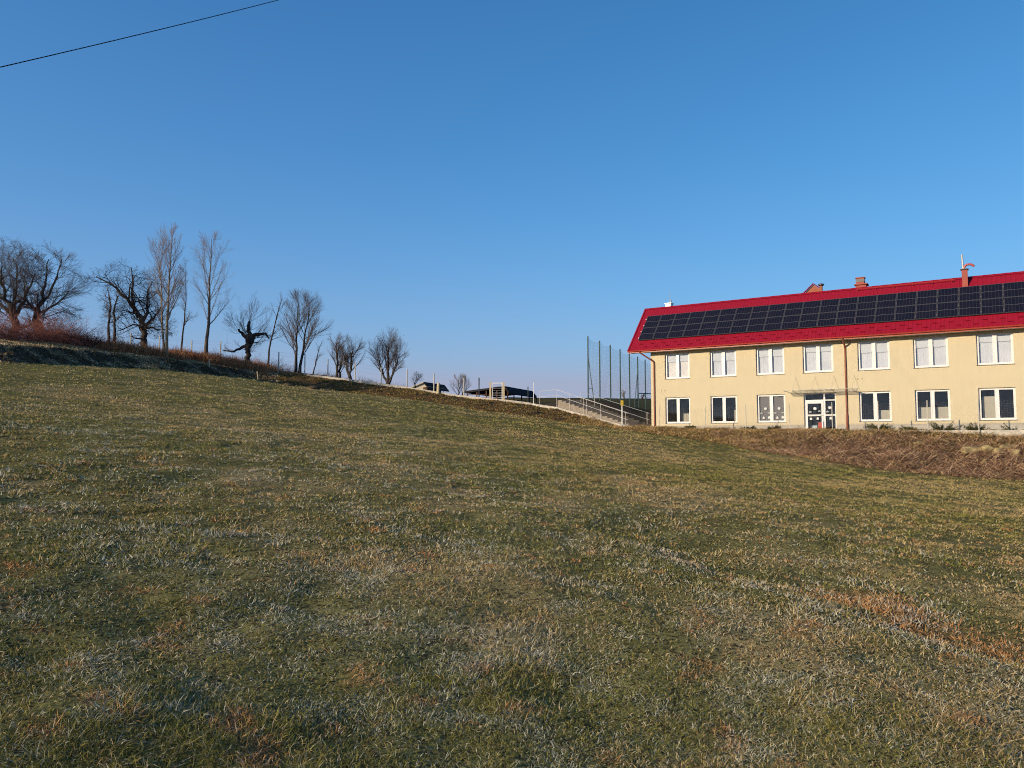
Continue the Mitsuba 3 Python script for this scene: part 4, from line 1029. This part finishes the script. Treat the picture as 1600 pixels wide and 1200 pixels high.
# L is given in photograph pixels at the tree's distance
BROAD = [lvl(11, 0.45, 1.0, 0.95, 0.3, 60, 0.35, 0.12, 7, 0.5), lvl(6, 0.15, 1.0, 0.65, 0.25, 36, 0.15, 0.12, 5, 0.5), lvl(6, 0.15, 1.0, 0.6, 0.25, 20, 0.1, 0.13, 4, 0.55), lvl(2, 0.15, 1.0, 0.55, 0.25, 11, 0.1, 0.14, 2, 0.6)]
tree('dense bare tree at the left edge of the picture above red brambles', 58, [([(22, 532), (22, 512), (23, 492), (16, 474)], 0.34, 0.22, 0), ([(22, 495), (33, 478), (44, 455), (56, 428)], 0.15, 0.04, 1.0), ([(18, 482), (8, 462), (2, 440), (4, 415)], 0.14, 0.04, -1.0), ([(22, 488), (24, 466), (27, 440), (25, 410)], 0.12, 0.03, 1.6), ([(20, 492), (6, 480), (-12, 470), (-28, 452)], 0.13, 0.04, 0.5)],
     (8, 440, 62, 66), [lvl(11, 0.15, 1.0, 0.85, 0.3, 60, 0.25, 0.10, 7, 0.45)] + BROAD[1:], 'm_bark_dark', 'm_twig', 1)
tree('bushy bare tree with spiky side twigs, second from the left edge', 59, [([(60, 533), (59, 515), (56, 496), (58, 480)], 0.32, 0.22, 0), ([(58, 488), (66, 462), (72, 432), (76, 405)], 0.12, 0.03, 0.8), ([(58, 486), (44, 470), (36, 452)], 0.12, 0.04, -0.8), ([(62, 478), (80, 455), (92, 425), (97, 405)], 0.11, 0.03, 0.5), ([(60, 490), (76, 482), (92, 472), (104, 462)], 0.09, 0.03, 0.8)],
     (80, 455, 48, 62), [lvl(14, 0.12, 1.0, 1.05, 0.25, 60, 0.05, 0.06, 6, 0.4), lvl(8, 0.15, 1.0, 0.5, 0.2, 32, 0.03, 0.06, 4, 0.5), lvl(6, 0.15, 1.0, 0.45, 0.2, 18, 0.03, 0.07, 3, 0.55)], 'm_bark_dark', 'm_twig', 2)
tree('slim bare tree with two thin stems left of the old apple tree', 68, [([(170, 534), (170, 510), (172, 485), (170, 460)], 0.13, 0.05, 0), ([(179, 536), (179, 510), (178, 490), (184, 462)], 0.14, 0.05, 0)],
     (170, 466, 30, 36), [lvl(9, 0.4, 1.0, 1.0, 0.3, 24, 0.2, 0.12, 5, 0.55), lvl(7, 0.2, 1.0, 0.8, 0.3, 13, 0.1, 0.15, 4, 0.6), lvl(5, 0.2, 1.0, 0.7, 0.3, 8, 0.1, 0.15, 3, 0.6)], 'm_bark_dark', 'm_twig', 3)
tree('gnarled old apple tree with a heavy limb leaning left', 69, [([(224, 540), (224, 520), (222, 505), (216, 492)], 0.30, 0.22, 0), ([(222, 512), (210, 508), (196, 512), (182, 518)], 0.09, 0.03, -0.8), ([(225, 512), (238, 512), (250, 516), (262, 512)], 0.09, 0.03, -0.5), ([(217, 496), (206, 478), (192, 462), (172, 444), (150, 432)], 0.20, 0.04, -1.0), ([(222, 503), (230, 488), (230, 465), (238, 440)], 0.16, 0.04, 1.0), ([(212, 490), (207, 462), (207, 440), (205, 418)], 0.15, 0.04, 0.6), ([(226, 508), (240, 496), (252, 478)], 0.13, 0.04, 1.5)],
     (202, 470, 68, 60), [lvl(9, 0.12, 1.0, 1.0, 0.35, 44, 0.05, 0.17, 7, 0.5), lvl(7, 0.15, 1.0, 0.85, 0.3, 22, 0.05, 0.18, 5, 0.55), lvl(5, 0.15, 1.0, 0.8, 0.3, 14, 0.05, 0.2, 3, 0.6), lvl(2, 0.2, 1.0, 0.7, 0.3, 8, 0.1, 0.2, 2, 0.6)], 'm_bark_dark', 'm_twig_dark', 4)
UPR = [lvl(18, 0.2, 1.0, 0.48, 0.12, 66, 0.45, 0.035, 7, 0.45), lvl(8, 0.15, 1.0, 0.36, 0.12, 34, 0.3, 0.05, 5, 0.5), lvl(5, 0.15, 1.0, 0.36, 0.15, 18, 0.25, 0.06, 3, 0.55)]
tree('tall slim tree with two pale trunks standing on the grass verge', 66, [([(257, 553), (254, 520), (252, 480), (252, 440), (248, 400)], 0.11, 0.025, 0), ([(260, 553), (262, 500), (264, 450), (266, 400), (271, 360)], 0.14, 0.02, 0)],
     (259, 432, 30, 66), UPR, 'm_bark_tan', 'm_twig_pale', 5)
tree('thin bare tree between the two tallest trees on the hillside', 76, [([(282, 550), (286, 515), (290, 480), (290, 420)], 0.10, 0.02, 0)],
     (288, 470, 20, 58), [lvl(14, 0.25, 1.0, 0.7, 0.2, 22, 0.2, 0.1, 5, 0.5), lvl(7, 0.2, 1.0, 0.6, 0.2, 12, 0.15, 0.12, 4, 0.55), lvl(5, 0.2, 1.0, 0.6, 0.2, 7, 0.1, 0.12, 3, 0.6)], 'm_bark_dark', 'm_twig', 6)
tree('tall open bare tree with one straight trunk on the hillside', 74, [([(321, 556), (324, 520), (327, 480), (328, 430), (330, 372)], 0.19, 0.02, 0)],
     (332, 440, 48, 62), [lvl(19, 0.22, 1.0, 0.72, 0.12, 78, 0.45, 0.045, 8, 0.42), lvl(8, 0.2, 1.0, 0.5, 0.15, 32, 0.3, 0.06, 5, 0.5), lvl(5, 0.15, 1.0, 0.45, 0.17, 16, 0.2, 0.08, 3, 0.55)], 'm_bark', 'm_twig_pale', 7)
tree('squat black pollarded tree with a thick forked head', 76, [([(387, 572), (387, 560), (387, 550), (388, 540)], 0.25, 0.27, 0), ([(388, 543), (389, 538), (390, 533), (391, 528)], 0.22, 0.50, 0.1), ([(391, 532), (389, 520), (389, 508), (391, 503)], 0.24, 0.15, 0.3), ([(388, 530), (380, 522), (373, 514)], 0.22, 0.10, -0.4), ([(394, 528), (402, 522), (412, 521), (421, 529)], 0.22, 0.07, 0.5), ([(389, 538), (378, 543), (364, 549), (348, 547)], 0.18, 0.05, -0.6)],
     (388, 496, 36, 42), [lvl(9, 0.5, 1.0, 0.7, 0.3, 55, 0.6, 0.05, 7, 0.11), lvl(6, 0.2, 1.0, 0.45, 0.15, 24, 0.25, 0.06, 4, 0.55), lvl(3, 0.2, 1.0, 0.4, 0.15, 12, 0.2, 0.08, 3, 0.6)], 'm_bark_dark', 'm_twig', 8)
tree('thin leaning bare tree right of the black pollarded tree', 84, [([(418, 575), (422, 540), (430, 505), (436, 480), (441, 466)], 0.12, 0.03, 0)],
     (431, 505, 17, 44), [lvl(10, 0.35, 1.0, 0.6, 0.2, 24, 0.3, 0.1, 5, 0.5), lvl(5, 0.2, 1.0, 0.55, 0.2, 11, 0.2, 0.12, 3, 0.55), lvl(3, 0.2, 1.0, 0.5, 0.2, 6, 0.1, 0.12, 2, 0.6)], 'm_bark_dark', 'm_twig', 9)
FAN = [lvl(17, 0.22, 1.0, 0.62, 0.15, 52, 0.3, 0.035, 7, 0.42), lvl(10, 0.15, 1.0, 0.42, 0.15, 30, 0.12, 0.05, 5, 0.5), lvl(7, 0.15, 1.0, 0.42, 0.17, 17, 0.08, 0.07, 3, 0.55)]
tree('bare fan-shaped tree with two dark trunks beside the path', 86, [([(462, 586), (463, 550), (464, 510), (466, 475)], 0.19, 0.03, 0), ([(468, 586), (473, 550), (478, 515), (484, 480)], 0.18, 0.03, 0.5)],
     (474, 513, 39, 52), FAN, 'm_bark_dark', 'm_twig', 10)
tree('small leaning sapling between the fan-shaped tree and the rounded trees', 88, [([(488, 590), (493, 570), (498, 548), (503, 535)], 0.09, 0.02, 0)],
     (497, 555, 14, 26), [lvl(9, 0.3, 1.0, 0.7, 0.2, 16, 0.2, 0.1, 4, 0.55), lvl(5, 0.2, 1.0, 0.6, 0.2, 8, 0.1, 0.12, 3, 0.6)], 'm_bark_dark', 'm_twig', 11)
tree('rounded bare tree, left of the pair beyond the fence', 92, [([(527, 596), (527, 575), (526, 550), (526, 535)], 0.2, 0.05, 0), ([(530, 596), (532, 575), (536, 552)], 0.16, 0.05, 0.4)],
     (526, 556, 20, 32), [dict(l, L=l['L'] * 0.62, m=int(l['m'] * 0.85)) for l in FAN], 'm_bark_dark', 'm_twig', 12)
tree('rounded bare tree, right of the pair beyond the fence', 91, [([(547, 600), (547, 582), (549, 560), (552, 540)], 0.2, 0.04, 0), ([(547, 590), (541, 570), (540, 552)], 0.18, 0.05, 0.4)],
     (552, 558, 21, 35), [dict(l, L=l['L'] * 0.62, m=int(l['m'] * 0.85)) for l in FAN], 'm_bark_dark', 'm_twig', 13)
tree('bare fan-shaped tree standing alone left of the cream shed', 90, [([(606, 608), (606, 588), (606, 565), (607, 535)], 0.22, 0.03, 0), ([(606, 600), (597, 580), (590, 555)], 0.16, 0.04, 0.5), ([(607, 600), (616, 580), (624, 556)], 0.16, 0.04, -0.5)],
     (606, 562, 31, 46), [dict(l, L=l['L'] * 0.75, m=int(l['m'] * 0.9)) for l in FAN], 'm_bark_dark', 'm_twig', 14)
tree('low bare shrub-like tree just left of the cream shed', 98, [([(648, 612), (649, 600), (651, 590)], 0.09, 0.03, 0)],
     (649, 597, 16, 14), [dict(l, L=l['L'] * 0.35, m=int(l['m'] * 0.7)) for l in FAN[:3]], 'm_bark_dark', 'm_twig_pale', 15)
tree('pale bushy bare tree between the shed and the pavilion', 100, [([(716, 626), (717, 612), (716, 595)], 0.12, 0.03, 0), ([(722, 626), (724, 610), (727, 598)], 0.1, 0.03, 0)],
     (720, 606, 17, 20), [dict(l, L=l['L'] * 0.45, up=0.6, m=int(l['m'] * 0.7)) for l in FAN], 'm_bark', 'm_twig_pale', 16)
tree('small far-off bare tree on the horizon seen through the ball-stop net', 150, [([(975, 628), (975, 620), (975, 613)], 0.2, 0.06, 0)],
     (975, 618, 7, 7), [dict(l, L=l['L'] * 0.2, m=max(3, l['m'] // 2)) for l in FAN[:3]], 'm_bark', 'm_twig_pale', 17, minr=0.01)
tree('low far-off bare bush on the horizon beside the building corner', 150, [([(1003, 630), (1003, 624), (1004, 619)], 0.2, 0.06, 0)],
     (1004, 622, 9, 5), [dict(l, L=l['L'] * 0.2, m=max(3, l['m'] // 2)) for l in FAN[:3]], 'm_bark', 'm_twig_red', 18, minr=0.012)

# ------------------------------------------------------------------ brambles and tall dead grass on the hillside
def thicket(key, label, spots, n, cols, seed, hmax, wid, spread=1.3, ctg='undergrowth'):
    rng = np.random.default_rng(seed)
    i = rng.choice(len(spots), n, p=np.array([s[3] for s in spots], float) / sum(s[3] for s in spots))
    S = np.array([(s[0], s[1], s[2], s[4]) for s in spots], float)[i]
    a = np.arctan((S[:, 0] + rng.normal(0, 1, n) * S[:, 2] - 800) / FOC); r = S[:, 1] + rng.uniform(-spread, spread, n)
    x, y = np.sin(a) * r, np.cos(a) * r; z = height(x, y) - 0.05
    h = S[:, 3] * hmax * rng.uniform(0.35, 1.1, n) * (0.6 + 0.8 * vn(x, y, 1.1, seed))
    ph = rng.random(n) * 2 * math.pi; tl = np.abs(rng.normal(0.3, 0.45, n))
    d = np.stack([np.sin(tl) * np.cos(ph), np.sin(tl) * np.sin(ph), np.cos(tl)], -1)
    if ctg == 'grass':                                 # flat blades instead of stems
        ln = h * 0.9
        v, f, col = blades(rng, np.stack([x, y, z], -1), d + rng.normal(0, 0.12, d.shape), ln, np.full(n, wid * 2.2) * rng.uniform(0.6, 1.4, n), rng.uniform(0.1, 0.9, n), pick(rng, np.array(cols), n))
        put(key, (v, f), 'm_weed', color=col); lab(key, label, ctg, kind='stuff'); return
    nseg = 4; p = np.stack([x, y, z], -1); P = [p]
    bend = rng.normal(0, 0.22, (n, 3)); bend[:, 2] = -np.abs(bend[:, 2]) * 1.2
    for k in range(nseg):
        d = d + bend + rng.normal(0, 0.07, (n, 3)); d /= np.linalg.norm(d, axis=1, keepdims=True); p = p + d * (h / nseg)[:, None]; P.append(p)
    P = np.stack(P, 1); R = wid * np.linspace(1, 0.4, nseg + 1)[None] * rng.uniform(0.6, 1.4, (n, 1))
    v, f = tubes(P, R, 3)
    # side shoots
    C = pick(rng, np.array(cols), n)
    col = np.repeat(C, (nseg + 1) * 3, 0)
    Q, RQ = grow(rng, P, R, 2, 0.3, 0.95, 0.7, 0.3, hmax * 0.30, 0.1, 0.15, 2, 0.7, minr=wid * 0.4)
    v2, f2 = tubes(Q, RQ, 3)
    v, f = join((v, f), (v2, f2)); col = np.vstack([col, np.repeat(np.repeat(C, 2, 0), 9, 0)])
    put(key, (v, f), 'm_weed', color=col); lab(key, label, ctg, kind='stuff')
def rv(px, back=0.0):
    a = math.atan((px - 800) / FOC); return float(_itp[2][0](a)) + back
RED = [(0.27, 0.105, 0.08), (0.19, 0.075, 0.06), (0.34, 0.15, 0.105), (0.13, 0.06, 0.05)]
thicket('bramble_thicket', 'tangled red brown brambles under the dense trees at the left', [(px, rv(px, 1.0), 14, w, hh) for px, w, hh in ((-70, 1, 1.0), (-30, 1.2, 1.0), (5, 1.2, 0.8), (35, 1.2, 0.95), (62, 1.5, 1.25), (85, 1.5, 1.2), (105, 1.2, 0.9))], 2100, RED, 51, 2.5, 0.010, 2.2, 'brambles')
thicket('dark_hedge', 'dark low scrub between the brambles and the old apple tree', [(px, rv(px, 1.2), 7, 1, hh) for px, hh in ((112, 1.0), (125, 1.0), (138, 0.95), (148, 0.9), (158, 0.6))], 1300, [(0.03, 0.022, 0.02), (0.05, 0.034, 0.03), (0.022, 0.02, 0.017)], 52, 1.5, 0.013, 1.3, 'scrub')
thicket('sapling_scrub', 'thin grey purple saplings behind the dark scrub', [(px, rv(px, 3.5), 10, 1, hh) for px, hh in ((100, 1.2), (125, 1.15), (150, 0.9), (165, 0.7), (340, 0.5), (370, 0.6), (405, 0.7), (425, 0.6))], 1000, [(0.10, 0.075, 0.07), (0.075, 0.055, 0.055)], 53, 2.7, 0.010, 1.5, 'scrub')
thicket('dead_grass', 'tall rust coloured dead grass along the edge of the hillside', [(px, rv(px, -1.2 if px < 300 else -3.6), 11, w, hh) for px, w, hh in ((165, 1, .7), (190, 1.3, .95), (215, 1.3, 1.0), (240, 1.3, .9), (268, 1.3, .9), (292, 1.3, .95), (315, 1.4, .9), (335, 1.4, 1.0), (352, 1.4, 1.0), (368, 1.4, 1.05), (385, 1.4, 0.75), (400, 1.2, 0.8), (413, 0.8, 0.7))], 22000, [(0.44, 0.19, 0.09), (0.33, 0.14, 0.075), (0.52, 0.29, 0.13), (0.24, 0.10, 0.06)], 54, 1.25, 0.011, 2.0, 'grass')
thicket('verge_grass', 'straw coloured long grass along the top of the dark bank', [(px, rv(px, -2.6), 14, 1, .5) for px in range(-80, 300, 24)], 16000, [(0.58, 0.39, 0.18), (0.47, 0.31, 0.14), (0.38, 0.26, 0.11)], 55, 0.28, 0.012, 1.8, 'grass')
thicket('far_scrub', 'low grey scrub between the trees along the hillside path', [(px, rv(px, 7), 9, 1, hh) for px, hh in ((428, .9), (445, .8), (505, .6), (518, .6), (572, .55), (580, .5), (625, .4))], 1000, [(0.085, 0.065, 0.06), (0.06, 0.045, 0.042)], 56, 2.2, 0.011, 1.8, 'scrub')

# ------------------------------------------------------------------ small things
def molehill(px, py, d, r, h, label):
    q = at(px, py, d); key = num('molehill'); lab(key, label, 'molehill')
    m = trimesh.creation.icosphere(3); v = m.vertices * [r, r, h]; v = v * (0.85 + 0.4 * meshkit.fbm(m.vertices * 3 + px, 3, 2)[:, None])
    put(key, trimesh.Trimesh(v + [q[0], q[1], gz(q[0], q[1])], m.faces, process=False), 'm_soil', smooth=True)
molehill(450, 618, 64, 0.55, 0.24, 'dark molehill in the far lawn, left of two')
molehill(489, 620, 64, 0.55, 0.24, 'dark molehill in the far lawn, right of two')
def cable():
    a, b = at(0, 105, 15.0), at(435, 0, 24.0); d = b - a
    S = np.linspace(-1.2, 2.2, 60)
    P_ = a + d * S[:, None]; P_[:, 2] += 0.10 * (S * (S - 1))
    put('overhead_cable', tube(P_, 0.0105, 6), 'm_cable', smooth=True)
    lab('overhead_cable', 'thin black cable crossing the upper left sky', 'cable')
cable()
def leaf(px, py, d, label, m='m_leaf', s=0.09):
    q = at(px, py, d); key = num('fallen_leaf'); lab(key, label, 'leaf')
    n = 9; t = np.linspace(0, 1, n); w = np.sin(t * math.pi) ** 0.7 * 0.38
    v = np.vstack([np.stack([t - 0.5, w * k, 0.25 * (t - 0.5) ** 2 + 0.25 * abs(k) * w], -1) for k in (-1, 0, 1)]) * s
    f = [x for r in (0, 1) for i in range(n - 1) for x in ((r * n + i, r * n + i + 1, (r + 1) * n + i + 1), (r * n + i, (r + 1) * n + i + 1, (r + 1) * n + i))]
    put(key, trimesh.Trimesh(v + [q[0], q[1], gz(q[0], q[1]) + 0.05], f, process=False), m, smooth=True)
leaf(60, 855, 11.2, 'orange brown dead leaf lying on the lawn near the left edge', s=0.16)
leaf(57, 861, 10.9, 'whitish curled scrap lying beside the orange leaf near the left edge', 'm_papergrey', 0.2)
